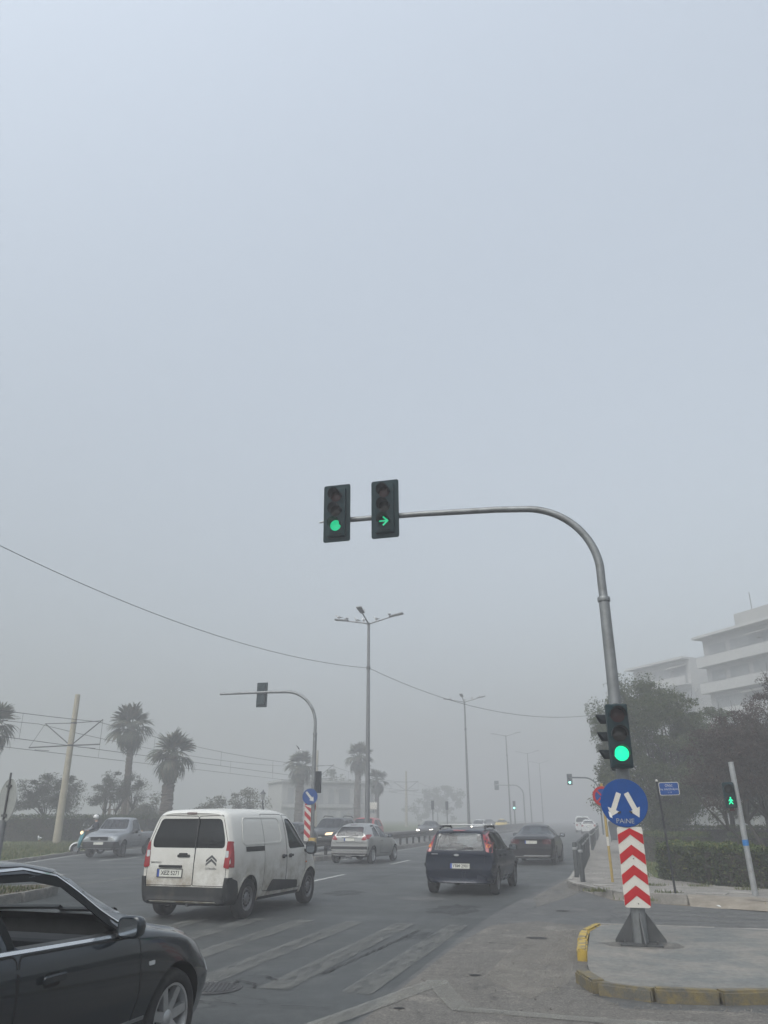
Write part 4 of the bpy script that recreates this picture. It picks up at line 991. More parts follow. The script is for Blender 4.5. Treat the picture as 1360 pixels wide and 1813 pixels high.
for i, (x, y, z, rz, lb) in enumerate(G1+[(-13.6, 75.8, 12.42, .5, 'tiny gull on the second lamp, leftmost'), (-12.2, 75.8, 12.22, 1.5, 'tiny gull over the hub of the second lamp'), (-11.4, 75.8, 12.36, -.8, 'tiny gull on the right arm of the second lamp'), (-10.7, 75.8, 12.55, .2, 'tiny gull at the right tip of the second lamp')]):
    o = g0 if i == 0 else g0.copy()
    if i: COL.objects.link(o)
    o.location = (x, y, z); o.rotation_euler = (R(12), 0, rz); tag(o, lb, 'gull', 'gulls on the street lamps')
o = gull_mesh('gull', True); o.location = (-14.45, 37.5, 4.7); o.rotation_euler = (R(10), R(25), R(70)); o.scale = (.8,)*3; tag(o, 'small bird flying left of the median signal pole', 'gull')
o = g0.copy(); COL.objects.link(o); o.location = (-32.6, 42.6, .36); o.rotation_euler = (0, 0, R(60)); o.scale = (1.3,)*3; tag(o, 'white bird standing in the grass before the dark hedge', 'gull')

# ------------------------------------------------------------------ cables and tram line
def cable(name, a, b, sag, rad, label, n=28):
    A, B = Vector(a), Vector(b); pts = [A.lerp(B, k/n)-Vector((0, 0, sag*4*(k/n)*(1-k/n))) for k in range(n+1)]
    base = A.copy(); o = MB().tube([p-base for p in pts], rad, 5).build(name, 'post_black', None, True); o.location = base; tag(o, label, 'cable'); return o
cable('overhead_cable', (-12.27, 42.1, 9.58), (-22.5, 10.0, 13.0), 1.75, .013, 'thin cable sagging from the nearest lamp to the upper left')
cable('overhead_cable', (-12.13, 42.15, 9.55), (1.6, 58, 8.7), 1.35, .014, 'thin cable sagging from the nearest lamp to the right-hand trees')
lp = empty('cable_post', (1.6, 58, .115), 0, 'cable post hidden behind the dense green tree', 'post'); MB().tube([(0, 0, 0), (0, 0, 8.7)], [.1, .06], 10).build('pole', 'steel_dark', lp, True)
MB().tube([(0, 0, 8.56), (0, 0, 8.62)], .075, 10).build('band', 'steel_grey', lp, True)

TRX = (-33.1, -28.9)
def tram_pole(y, label, z0=.3):
    r = empty('tram_pole', (-30.6, y, z0), 0, label, 'tram pole', 'tram overhead line poles')
    MB().tube([(0, 0, 0), (0, 0, 2), (0, 0, 8.4)], [.23, .205, .15], 16).build('pole', 'pole_concrete', r, True)
    for z, rr in ((5.4, .185), (6.7, .175)): MB().tube([(0, 0, z-.05), (0, 0, z+.05)], rr, 14).build('clamp_band', 'steel_dark', r, True)
    MB().tube([(-2.9, 0, 5.33), (0, 0, 5.4), (2.0, 0, 5.42)], .038, 8).build('bracket_tube', 'steel_dark', r, True)
    MB().tube([(-2.0, 0, 6.72), (0, 0, 6.7), (1.9, 0, 6.78)], .024, 8).build('tie_rod', 'steel_dark', r, True)
    MB().tube([(-.1, 0, 5.45), (-2.0, 0, 6.72)], .034, 8).build('strut', 'steel_dark', r, True)
    MB().tube([(.1, 0, 5.45), (2.0, 0, 6.85)], .034, 8).build('strut', 'steel_dark', r, True)
    MB().tube([(-2.9, 0, 5.33), (-2.0, 0, 6.72)], .012, 6).build('tie_rod', 'steel_dark', r, True)
    MB().tube([(2.0, 0, 5.42), (2.0, 0, 6.85)], .012, 6).build('tie_rod', 'steel_dark', r, True)
    MB().tube([(-2.5, .05, 5.2), (-1.5, .05, 5.12)], .022, 6).build('steady_arm', 'steel_dark', r, True)
    MB().tube([(.5, .05, 5.3), (1.7, .05, 5.2)], .022, 6).build('steady_arm', 'steel_dark', r, True)
    return r
tram_pole(41.5, 'pale concrete tram pole with bracket arms on the grass verge')
tram_pole(85.2, 'foggy tram pole behind the keep-right sign'); tram_pole(128, 'very faint tram pole far along the line')
for i, x in enumerate(TRX):
    r = empty('tram_wire', (x, -10, 5.4), 0, ['tram overhead line over the track nearer the sea, droppers hanging', 'tram overhead line over the track nearer the road, droppers hanging'][i], 'tram wire')
    poles = [-2.2+10, 51.5, 95.2, 138, 182]; m_ = []; c_ = []
    for a, b in zip(poles[:-1], poles[1:]):
        for k in range(10): t = k/10; m_.append((0, a+(b-a)*t, 1.62-.55*4*t*(1-t))); c_.append((0, a+(b-a)*t, .06))
    MB().tube(m_, .016, 5).build('messenger', 'post_black', r, True); MB().tube(c_, .016, 5).build('contact_wire', 'post_black', r, True)
    for a, b in zip(poles[:-1], poles[1:]):
        for t in (.15, .38, .62, .85): MB().tube([(0, a+(b-a)*t, .06), (0, a+(b-a)*t, 1.62-.55*4*t*(1-t))], .010, 4).build('dropper', 'post_black', r)

# ------------------------------------------------------------------ guardrail on the median
gr = empty('guardrail', (-11.85, 33.0, .17), 0, 'long brown steel guardrail on posts along the median', 'guardrail')
GL = 130.; prof = [(.0, .36), (.04, .39), (.04, .45), (-.02, .49), (-.02, .54), (.04, .58), (.04, .64), (0, .68), (-.01, .68), (.025, .635), (.025, .585), (-.035, .545), (-.035, .485), (.025, .445), (.025, .395), (-.01, .36)]
vs = []; fs = []; SEG = 33
for i in range(SEG+1):
    y = GL*i/SEG; b = len(vs)
    for px_, pz in prof: vs.append((px_+.06, y, pz))
    if i:
        n = len(prof)
        for k in range(n): fs.append((b-n+k, b-n+(k+1) % n, b+(k+1) % n, b+k))
mesh_obj('rail_beam', vs, fs, 'rail_beam_steel', gr, True, None, 25)
mesh_obj('rail_beam', [(-x-.20, y, z) for x, y, z in vs], [f[::-1] for f in fs], 'rail_beam_steel', gr, True, None, 25)
post = MB().box(-.14, -.02, -.05, .05, 0, .66).build('rail_post', 'rail_steel', gr); cap = MB().box(-.19, .03, -.07, .07, .683, .70).build('top_plate', 'rail_beam_steel', gr)
cap.scale = (1, GL/.14, 1); cap.location = (0, GL/2, 0)
for k in range(1, 76): o = post.copy(); o.location = (0, k*1.7, 0); link(o, gr)
mb = MB(); mb.X = Matrix.Translation((-.08, -.02, 0)); mb.prism(round_poly([(-.16, -.14), (.16, -.14), (.16, .1), (-.16, .1)], .1), .38, .72); mb.build('end_cap', 'rail_yellow', gr)
MB().box(-.17, .01, .05, 1.1, .44, .66).build('end_wrap', 'rail_yellow', gr)

# bollards along the kerb
b0 = empty('bollard', (0, 0, 0))
MB().tube([(0, 0, 0), (0, 0, .86), (0, 0, .90)], [.062, .062, .05], 14).build('post', 'bollard_grey', b0, True, 30)
MB().lathe([(.063, .70), (.066, .705), (.066, .76), (.063, .765)], 14).build('ring', 'galvanised', b0, True)
BO = [(-.72, 22.6, 'foremost dark bollard on the pavement corner, nearest the kerb stones'), (-.93, 24.3, 'second dark bollard at the pavement corner, left of the foremost'), (-.86, 25.3, 'third dark bollard just behind the corner pair')]
BO += [(-.86, 26.4+.95*k, f'bollard in the near row along the kerb, number {k+1} after the corner trio') for k in range(13)]
BO += [(-.80, 44+1.1*k, 'dark bollard in the farther row along the kerb') for k in range(12)] + [(-.76, 62+1.3*k, 'dark bollard in the farther row along the kerb') for k in range(14)]
ORD = 'fourth fifth sixth seventh eighth ninth tenth eleventh twelfth thirteenth fourteenth fifteenth sixteenth'.split()
for i, (x, y, lb) in enumerate(BO):
    if 3 <= i < 16: lb = f'{ORD[i-3]} dark bollard along the kerb counted from the pavement corner'
    o = b0 if i == 0 else copy_tree(b0); o.location = (x, y, .13); o.rotation_euler = (random.gauss(0, .012), random.gauss(0, .012), random.random()*6)
    tag(o, lb, 'bollard', 'bollards along the kerb' if i < 16 else 'far bollards along the kerb')

# dark waste bin on the far footway
bn = empty('waste_bin', (.62, 60, .13), 0, 'dark upright waste bin on the footway behind the yellow post', 'waste bin')
mb = MB(); mb.add([(-.38, -.5, .1), (.38, -.5, .1), (.38, .5, .1), (-.38, .5, .1), (-.5, -.6, 1.15), (.5, -.6, 1.15), (.5, .6, 1.15), (-.5, .6, 1.15)], [(3, 2, 1, 0), (4, 5, 6, 7), (0, 1, 5, 4), (1, 2, 6, 5), (2, 3, 7, 6), (3, 0, 4, 7)]); mb.build('body', 'bin_dark', bn, bevel=.04)
mb = MB(); mb.prism([(-.52, 1.15), (.52, 1.15), (.45, 1.3), (0, 1.36), (-.45, 1.3)], -.62, .62, 'XZ'); mb.build('lid', 'bin_dark', bn, bevel=.03)
for sx in (-.36, .36):
    for sy in (-.42, .42): mb = MB(); mb.X = Matrix.Translation((sx, sy, .08)); mb.lathe([(.001, -.03), (.08, -.03), (.08, .03), (.001, .03)], 12, 'X'); mb.build('wheel', 'rubber', bn)

# litter by the far kerb
for i, (x, y, rz) in enumerate([(.28, 19.05, .4), (2.05, 18.45, 1.2), (3.35, 17.95, .2)]):
    mb = MB(); mb.X = Matrix.Rotation(rz, 4, 'Z'); mb.add([(-.08, -.04, .0), (.07, -.05, .012), (.09, .04, .002), (-.06, .05, .02), (0, 0, .03)], [(0, 1, 4), (1, 2, 4), (2, 3, 4), (3, 0, 4), (3, 2, 1, 0)])
    o = mb.build('litter', 'litter_white'); o.location = (x, y, .014); tag(o, ['crumpled white paper at the kerb beside the chevron board', 'small white scrap on the far zebra crossing edge', 'white scrap by the broken kerb at the pedestrian signal'][i], 'litter')

# park lantern, timber frame, square sign
pl = empty('park_lantern', (-24.9, 57.5, .28), 0, 'small old-style park lantern beyond the white van roof', 'lantern')
MB().tube([(0, 0, 0), (0, 0, .4), (0, 0, 2.6)], [.09, .05, .04], 10).build('post', 'post_black', pl, True)
MB().lathe([(.05, 2.6), (.11, 2.68), (.2, 3.05), (.2, 3.07)], 8).build('lamp_glass', 'render_pale', pl); MB().lathe([(.25, 3.07), (.2, 3.14), (.06, 3.26), (.03, 3.36), (.001, 3.38)], 8).build('lamp_cap', 'post_black', pl)
tf = empty('timber_frame', (-35.4, 52.9, .33), .25, 'small grey timber frame with railing behind the scooter', 'timber frame')
for x in (0, 1.35):
    for y in (0, 1.2): MB().box(x-.06, x+.06, y-.06, y+.06, 0, 2.95).build('post', 'wood_grey', tf)
for y in (0, 1.2): MB().box(-.2, 1.55, y-.05, y+.05, 2.95, 3.08).build('beam', 'wood_grey', tf)
MB().box(-.1, 1.45, -.1, 1.3, 1.0, 1.08).build('deck', 'wood_grey', tf)
MB().box(0, 1.35, -.03, .03, 1.85, 1.92).build('rail', 'wood_grey', tf)
for k in range(6): MB().box(.2*k+.12, .2*k+.16, -.02, .02, 1.08, 1.85).build('baluster', 'wood_grey', tf)
MB().tube([(1.35, -.3, 0), (1.9, -.2, 1.6), (1.95, -.1, 3.0)], .03, 6).build('climbing_pole', 'wood_grey', tf)
sq = empty('info_sign', (-18.6, 66, 0), 0, 'small pale square sign on a post right of the nearest lamp', 'road sign')
MB().tube([(0, 0, 0), (0, 0, 2.9)], .04, 8).build('post', 'steel_grey', sq, True); MB().box(-.32, .32, -.07, -.045, 2.3, 2.85).build('plate', 'sign_white', sq, bevel=.01); MB().box(-.3, .3, -.07, -.045, 1.0, 2.0).build('lower_plate', 'render_pale', sq, bevel=.01)

# ------------------------------------------------------------------ buildings
def flats(label, loc, rz, L, D, floors, fh, z_par, wins, balcony=1.3, roof_box=True, name='apartment_block', wm='facade_hazed'):
    r = empty(name, loc, rz, label, 'building')
    MB().box(0, L, balcony, D, 0, floors*fh+.2).build('wall', 'render_hazed', r)
    for k in range(floors):
        z = k*fh
        if k:
            b = MB().box(-.02*k, L, 0, balcony-.003, z-.16, z).build('balcony_slab', 'render_hazed', r)
            MB().box(-.02*k, L, 0, .10, z+.002, z+z_par).build('parapet', 'render_hazed', b)
            MB().box(-.02*k, .1, .102, balcony-.003, z+.002, z+z_par).build('parapet', 'render_hazed', b)
            MB().tube([(0, .05, z+z_par+.1), (L, .05, z+z_par+.1)], .03, 6).build('handrail', 'steel_grey', b)
        x = .8; i = 0
        while x < L-1:
            w = wins[(i+k) % len(wins)]
            f = MB().box(x, x+w, balcony-.06, balcony-.003, z+.12, z+fh-.55).build('window', wm, r)
            n = max(1, int(w/1.1))
            for q in range(n): MB().box(x+.06+q*(w-.06)/n, x+(q+1)*(w-.06)/n, balcony-.085, balcony-.062, z+.2, z+fh-.62).build('pane', 'window_glass_hazed', f)
            if (i+k) % 3 == 1: MB().box(x+w+.1, x+w+.62, balcony-.42, balcony-.064, z+1.9, z+2.3).build('air_conditioner', 'render_pale', r)
            x += w+.7; i += 1
        if k and k % 2 == 0:
            for q in range(2):
                a = 1.5+q*7.3+k; mb = MB(); mb.add([(a, balcony-.1, z+fh-.35), (a+3.2, balcony-.1, z+fh-.35), (a+3.2, .1, z+fh-.75), (a, .1, z+fh-.75), (a, balcony-.1, z+fh-.40), (a+3.2, balcony-.1, z+fh-.40), (a+3.2, .1, z+fh-.80), (a, .1, z+fh-.80)], [(0, 1, 2, 3), (7, 6, 5, 4), (2, 6, 7, 3), (0, 3, 7, 4), (1, 5, 6, 2), (0, 4, 5, 1)]); mb.build('awning', 'awning', r)
    H = floors*fh
    rf = MB().box(-.25, L, -.15, D, H+.2, H+.5).build('roof', 'render_hazed', r)
    if roof_box:
        MB().box(3, 9, 4, D-1, H+.5, H+3.1).build('roof_room', 'render_pale', rf); MB().box(12, 16, 4.5, D-2, H+.5, H+2.8).build('roof_room', 'render_pale', rf)
        MB().tube([(5, 5, H+3.1), (5, 5, H+5.5)], .05, 6).build('aerial', 'steel_dark', rf)
    return r
flats('white apartment block with long balcony bands at the right edge', (12.6, 100.5, .1), R(-53.7), 30, 12, 7, 3.1, 1.0, [2.8, 4.2, 2.2])
flats('paler block behind the first one, dissolving in fog', (5.2, 121, .1), R(-50), 11, 10, 7, 3.1, 1.0, [2.4, 3.4], 1.2, False)
flats('low pale house behind the palms across the oncoming lanes', (-42, 103.5, .2), R(37), 13.5, 8, 2, 2.9, .3, [1.2, .9, 1.6], .3, False, 'pale_house', 'render_pale')  # windows toned near the walls: fog fade painted into the house

# ------------------------------------------------------------------ vehicles
def chaikin(p, it):
    p = np.array(p, float)
    for _ in range(it):
        q = [p[0]]
        for i in range(len(p)-1):
            a, b = p[i], p[i+1]
            if i > 0: q.append(a*.75+b*.25)
            if i < len(p)-2: q.append(a*.25+b*.75)
        q.append(p[-1]); p = np.array(q)
    return p
class Body:
    """closed car shell lofted along y; every curve is a polyline over y (0 = rear bumper)"""
    def __init__(s, d, ny=64, it=2):
        s.d = d; s.L = d['L']; s.ny = ny; s.it = it; s.g = np.arange(-.4, s.L+.4, .02)
        k = np.exp(-.5*(np.arange(-8, 9)*.02/d.get('smooth', .045))**2); k /= k.sum()
        s.c = {}
        for n in ('zb', 'zm', 'zw', 'zt', 'wb', 'wm', 'ww', 'wt'):
            a = np.interp(s.g, *zip(*d[n])); s.c[n] = np.convolve(np.pad(a, 8, 'edge'), k, 'valid')
        s.rl = d.get('rear', [(0, 0), (2, 0)]); s.fl = d.get('front', [(0, 0), (2, 0)])
    def f(s, n, y): return float(np.interp(y, s.g, s.c[n]))
    def ring(s, y, inset=0., zfloor=None):
        zb, zm, zw, zt, wb, wm, ww, wt = (s.f(n, y) for n in ('zb', 'zm', 'zw', 'zt', 'wb', 'wm', 'ww', 'wt'))
        r = min(s.d.get('rr', .11), .45*(zt-zw)); u = s.d.get('bulge', .014)
        p = [(0, zb), (.55*wb, zb), (wb-.05, zb), (wb, zb+.07), (wm, zm), ((wm+ww)/2+u, (zm+zw)/2), (ww, zw), ((ww+wt)/2+u, (zw+zt-r)/2), (wt, zt-r), (wt-r*.85, zt-.22*r), (wt*.5, zt-.006), (0, zt)]
        p = chaikin(p, s.it)
        if inset:
            p[:, 0] *= 1-.065/ww; p[:, 1] = np.where(p[:, 1] > zw-.02, p[:, 1]-inset, p[:, 1]); p[:, 1] = np.maximum(p[:, 1], zfloor+np.arange(len(p))*1e-5)
        e = min(y, s.L-y)
        if e < .12 and not inset:
            k = 1-s.d.get('cap', .07)*(1-max(0, e)/.12)**2; zc = (zb+zt)/2; p[:, 0] *= k; p[:, 1] = zc+(p[:, 1]-zc)*k
        return p
    def mesh(s, inset=0., y0=0., y1=None, zfloor=.36):
        y1 = s.L if y1 is None else y1
        ys = np.linspace(y0, y1, s.ny if not inset else 26)
        if not inset: ys = np.unique(np.concatenate([ys, [.012, .03, .06, .1], s.L-np.array([.012, .03, .06, .1])]))
        V = []; F = []; n = None; Dr, Df = s.d.get('Dr', .9), s.d.get('Df', .9)
        for y in ys:
            p = s.ring(y, inset, zfloor); full = np.concatenate([p, p[-2:0:-1]*np.array((-1, 1))]); n = len(full)
            wr = max(0, 1-y/Dr)**1.3; wf = max(0, 1-(s.L-y)/Df)**1.3
            for x, z in full:
                yy = y+wr*(np.interp(z, *zip(*s.rl))+s.d.get('bow_r', .08)*(x/.85)**4*1.) - wf*(np.interp(z, *zip(*s.fl))+s.d.get('bow_f', .22)*(x/.85)**2)
                V.append((x, yy-s.L/2, z))
        m = len(ys)
        for i in range(m-1):
            for k in range(n): F.append((i*n+k, i*n+(k+1) % n, (i+1)*n+(k+1) % n, (i+1)*n+k))
        c0 = len(V); h = n//2
        for base, flip in ((0, True), ((m-1)*n, False)):        # caps as strips across the body
            for k in range(1, h-0):
                a, b, c, d_ = base+k-1, base+k, base+(n-k) % n, base+(n-k+1) % n
                q = (a, b, c) if a == d_ else (a, b, c, d_)
                if k == h: q = (a, b, d_)
                q = tuple(dict.fromkeys(q))
                if len(q) > 2: F.append(q if flip else q[::-1])
            a, b, c = base+h-1, base+h, base+h+1
            F.append((a, b, c) if flip else (c, b, a))
        return V, F

def temp_obj(name, v, f, mats):
    o = mesh_obj(name, v, f, mats)
    bm = bmesh.new(); bm.from_mesh(o.data); bmesh.ops.remove_doubles(bm, verts=bm.verts, dist=1e-6); bmesh.ops.recalc_face_normals(bm, faces=bm.faces); bm.to_mesh(o.data); bm.free(); return o

class Car:
    VIEW = {'R': (Vector((-1, 0, 0)), lambda a, b: Vector((3, a, b))), 'Lf': (Vector((1, 0, 0)), lambda a, b: Vector((-3, a, b))),
            'B': (Vector((0, 1, 0)), lambda a, b: Vector((a, -6, b))), 'F': (Vector((0, -1, 0)), lambda a, b: Vector((a, 6, b))), 'T': (Vector((0, 0, -1)), lambda a, b: Vector((a, b, 4)))}
    def __init__(s, spec, name, label, cat, loc, rz, paint, group=None, ny=64, it=2):
        s.d = spec; s.L = spec['L']; s.paint = paint; s.root = empty(name, loc, rz, label, cat, group)
        s.body = Body(spec, ny, it); v, f = s.body.mesh()
        o = temp_obj('body', v, f, [paint, 'well_black', 'interior', 'trim_black'])
        s.bvh = BVHTree.FromPolygons([tuple(q.co) for q in o.data.vertices], [tuple(p.vertices) for p in o.data.polygons])
        cut = []; Rw = spec['R']
        mb = MB(); 
        for y in (spec['yr'], spec['yf']):
            for sx in (-1, 1):
                mb.X = Matrix.Translation((0, y-s.L/2, Rw)); x0, x1 = (spec['W']/2-.30, spec['W']/2+.3); prof = [(.0005, x0), (Rw+spec.get('arch', .055), x0), (Rw+spec.get('arch', .055), x1), (.0005, x1)]
                mb.lathe([(r, sx*x) for r, x in prof], 36, 'X')
        cut.append(temp_obj('cut', mb.v, mb.f, ['well_black']))
        if 'cab' in spec:
            v, f = s.body.mesh(.05, spec['cab'][0], spec['cab'][1], spec.get('floor', .36)); cut.append(temp_obj('cut', v, f, ['interior']))
            mb = MB()
            for poly in spec.get('side', []): mb.prism([(y-s.L/2, z) for y, z in round_poly(poly, spec.get('wr', .06))], -1.3, 1.3, 'YZ')
            if mb.v: cut.append(temp_obj('cut', mb.v, mb.f, ['trim_black']))
            mb = MB()
            if 'rearwin' in spec:
                poly, ya, yb = spec['rearwin']; mb.prism(round_poly(poly, spec.get('rwr', .09)), ya-s.L/2, yb-s.L/2, 'XZ')
            if mb.v: cut.append(temp_obj('cut', mb.v, mb.f, ['trim_black']))
            mb = MB()
            if 'screen' in spec:
                poly, ya, yb = spec['screen']; mb.prism(round_poly(poly, .08), ya-s.L/2, yb-s.L/2, 'XZ')
            if mb.v: cut.append(temp_obj('cut', mb.v, mb.f, ['trim_black']))
        if 'bed' in spec:
            x, y0, y1, z0 = spec['bed']; mb = MB().box(-x, x, y0-s.L/2, y1-s.L/2, z0, 2.2); cut.append(temp_obj('cut', mb.v, mb.f, ['trim_black']))
        for c in cut:
            md = o.modifiers.new('b', 'BOOLEAN'); md.operation = 'DIFFERENCE'; md.object = c; md.solver = 'EXACT'; md.material_mode = 'TRANSFER'
        me = bpy.data.meshes.new_from_object(o.evaluated_get(bpy.context.evaluated_depsgraph_get()))
        me.polygons.foreach_set('use_smooth', [True]*len(me.polygons)); me.set_sharp_from_angle(angle=R(32))
        for c in cut: bpy.data.objects.remove(c)
        o.modifiers.clear(); o.data = me; o.name = 'body'; me.name = 'body'; o.parent = s.root; s.bodyobj = o
        g = spec.get('glass', 'glass_dark')
        if 'cab' in spec:
            for poly, gm in zip(spec.get('side', []), spec.get('side_glass', [g]*9)):
                if gm is None: continue
                for vw in ('R', 'Lf'): s.patch('side_window', vw, [(y-s.L/2, z) for y, z in round_poly(grow(poly, .012), spec.get('wr', .06))], gm, -.02, .0)
            if 'rearwin' in spec: s.patch('rear_window', 'B', round_poly(grow(spec['rearwin'][0], .012), spec.get('rwr', .09)), spec.get('rear_glass', g), -.016, 0.)
            if 'screen' in spec: s.patch('windscreen', 'F', round_poly(grow(spec['screen'][0], .012), .08), spec.get('screen_glass', 'glass_clear'), -.016, 0.)
            s.seats(spec)
    def hit(s, view, a, b, off):
        d, fn = s.VIEW[view]; o = fn(a, b); h = s.bvh.ray_cast(o, d)
        deep = lambda q: (view == 'B' and q.y > -s.L/2+s.d.get('wrap_r', .34) and b < .95) or (view == 'F' and q.y < s.L/2-.7 and b < .8)
        if h[0] is not None and deep(h[0]): h = (None,)
        if h[0] is None:                      # past the silhouette: slide inwards until the body is met
            ca, cb = (0., .75) if view != 'T' else (0., 0.)
            for k in range(1, 60):
                t = k/60.; o = fn(a+(ca-a)*t*(1 if view != 'T' else 1), b+(cb-b)*t); h = s.bvh.ray_cast(o, d)
                if h[0] is not None and not deep(h[0]): break
        nn = h[1] if h[1].dot(d) < 0 else -h[1]
        if off < 0: return h[0]-d*off
        return h[0]+(nn*.75-d*.25)*off
    def patch(s, name, view, poly, mat, off=.004, th=.012, step=.05, parent=None, smooth=True):
        v2, f = fill_poly(poly, step); V = [s.hit(view, a, b, off) for a, b in v2]; F = [list(t) for t in f]
        if th:
            d = s.VIEW[view][0]; cnt = {}
            for t in F:
                for i in range(3): e = (t[i], t[(i+1) % 3]); cnt[e] = 1
            bd = [e for e in cnt if (e[1], e[0]) not in cnt]; mp = {}
            for e in bd:
                for q in e:
                    if q not in mp: mp[q] = len(V); V.append(V[q]+d*th)
            for a, b in bd: F.append([b, a, mp[a], mp[b]])
        o = mesh_obj(name, V, F, mat, parent or s.root, smooth)
        bm = bmesh.new(); bm.from_mesh(o.data); bmesh.ops.recalc_face_normals(bm, faces=bm.faces)
        d = s.VIEW[view][0]
        if sum(fc.normal.dot(d)*fc.calc_area() for fc in list(bm.faces)[:len(f)]) > 0: bmesh.ops.reverse_faces(bm, faces=bm.faces[:])
        bm.to_mesh(o.data); bm.free(); o.data.set_sharp_from_angle(angle=R(38)); return o
    def line(s, name, view, pts, w, mat, off=.0025, parent=None, step=.05, closed=False):
        P = resample(pts, step) if closed else []
        if not closed:
            for i in range(len(pts)-1):
                a, b = Vector(pts[i]), Vector(pts[i+1]); n = max(1, int((b-a).length/step)); P += [tuple(a.lerp(b, j/n)) for j in range(n)]
            P.append(tuple(pts[-1]))
        else: P.append(P[0])
        V = []
        for i, p in enumerate(P):
            a, b = Vector(P[max(0, i-1)]), Vector(P[min(len(P)-1, i+1)]); d = (b-a).normalized(); n = Vector((-d.y, d.x))*(w/2)
            V += [s.hit(view, p[0]+n.x, p[1]+n.y, off), s.hit(view, p[0]-n.x, p[1]-n.y, off), s.hit(view, p[0]-n.x, p[1]-n.y, -.006), s.hit(view, p[0]+n.x, p[1]+n.y, -.006)]
        F = []
        for i in range(len(P)-1):
            for k in range(4): F.append((4*i+k, 4*i+(k+1) % 4, 4*i+4+(k+1) % 4, 4*i+4+k))
        return mesh_obj(name, V, F, mat, parent or s.root, True, None, 40)
    def door(s, poly, handle=None, hm='trim_black', name='door', views=('R', 'Lf'), seam=.012, hw=.2):
        for vw in views:
            p = [(y-s.L/2, z) for y, z in round_poly(poly, .05)]
            d = s.line(name, vw, p, seam, 'well_black', .0012, None, .05, True)
            if handle:
                y, z = handle[0]-s.L/2, handle[1]; sx = 1 if vw == 'R' else -1; h = s.hit(vw, y, z, 0)
                mb = MB(); mb.X = Matrix.Translation((h.x, 0, 0)); mb.prism(round_poly([(y-hw/2, z-.022), (y+hw/2, z-.022), (y+hw/2, z+.022), (y-hw/2, z+.022)], .018), sx*.012, sx*.034, 'YZ'); mb.build('handle', hm, d, bevel=.008)
                s.patch('handle_cup', vw, round_poly([(y-hw*.36, z-.045), (y+hw*.36, z-.045), (y+hw*.36, z+.03), (y-hw*.36, z+.03)], .03), 'well_black', .0016, .002, .05, d)
    def wheels(s, n=5, mat='alloy', style='alloy', width=.2, rr=.66, tr=None):
        Rw = s.d['R']; tr = tr or s.d['W']/2-.025-width
        mb = MB(); w2 = width/2; k = Rw*rr
        mb.lathe([(k, -w2*.8), (k+.02, -w2*.95), (Rw*.86, -w2), (Rw*.965, -w2*.86), (Rw, -w2*.55), (Rw, w2*.55), (Rw*.965, w2*.86), (Rw*.86, w2), (k+.02, w2*.95), (k, w2*.8), (k, -w2*.8)], 40, 'X'); ty = mb.build('wheel', 'rubber', s.root, True, 50)
        mb = MB(); mb.lathe([(k+.004, w2*.86), (k-.012, w2*.84), (k-.03, w2*.3), (k-.035, -w2*.7)], 36, 'X'); mb.cur = 1; mb.lathe([(k-.03, w2*.05), (.001, w2*.05)], 24, 'X'); mb.cur = 0
        if style == 'alloy':
            for q in range(n):
                mb.X = Matrix.Rotation(2*math.pi*q/n+.3, 4, 'X'); a = .026*7/n+.008
                mb.add([(w2*.55, -a, .03), (w2*.55, a, .03), (w2*.78, a*.85, k-.01), (w2*.78, -a*.85, k-.01), (w2*.2, -a*1.1, .03), (w2*.2, a*1.1, .03), (w2*.4, a, k-.01), (w2*.4, -a, k-.01)], [(0, 1, 2, 3), (7, 6, 5, 4), (0, 4, 5, 1), (1, 5, 6, 2), (2, 6, 7, 3), (3, 7, 4, 0)])
            mb.X = Matrix(); mb.lathe([(.001, w2*.72), (.03, w2*.72), (.055, w2*.6), (.06, w2*.2)], 20, 'X')
        else:
            mb.lathe([(k-.02, w2*.7), (k*.8, w2*.5), (k*.72, w2*.62), (k*.45, w2*.62), (k*.36, w2*.85), (k*.2, w2*.9), (.001, w2*.9)], 32, 'X'); mb.cur = 1
            for q in range(n*2): mb.X = Matrix.Rotation(math.pi*q/n, 4, 'X') @ Matrix.Translation((w2*.66, 0, k*.6)); mb.box(0, .004, -.022, .022, -.014, .014)
        mb.X = Matrix(); rim = mb.build('rim', [mat, 'well_black'], ty, True, 35); first = True
        for y in (s.d['yr'], s.d['yf']):
            for sx in (1, -1):
                o = ty if first else ty.copy(); 
                if not first:
                    link(o, s.root); r2 = rim.copy(); link(r2, o)
                o.location = (sx*(s.d['W']/2-.02-w2), y-s.L/2, Rw); o.rotation_euler = (random.random()*2, 0, 0 if sx > 0 else math.pi); first = False
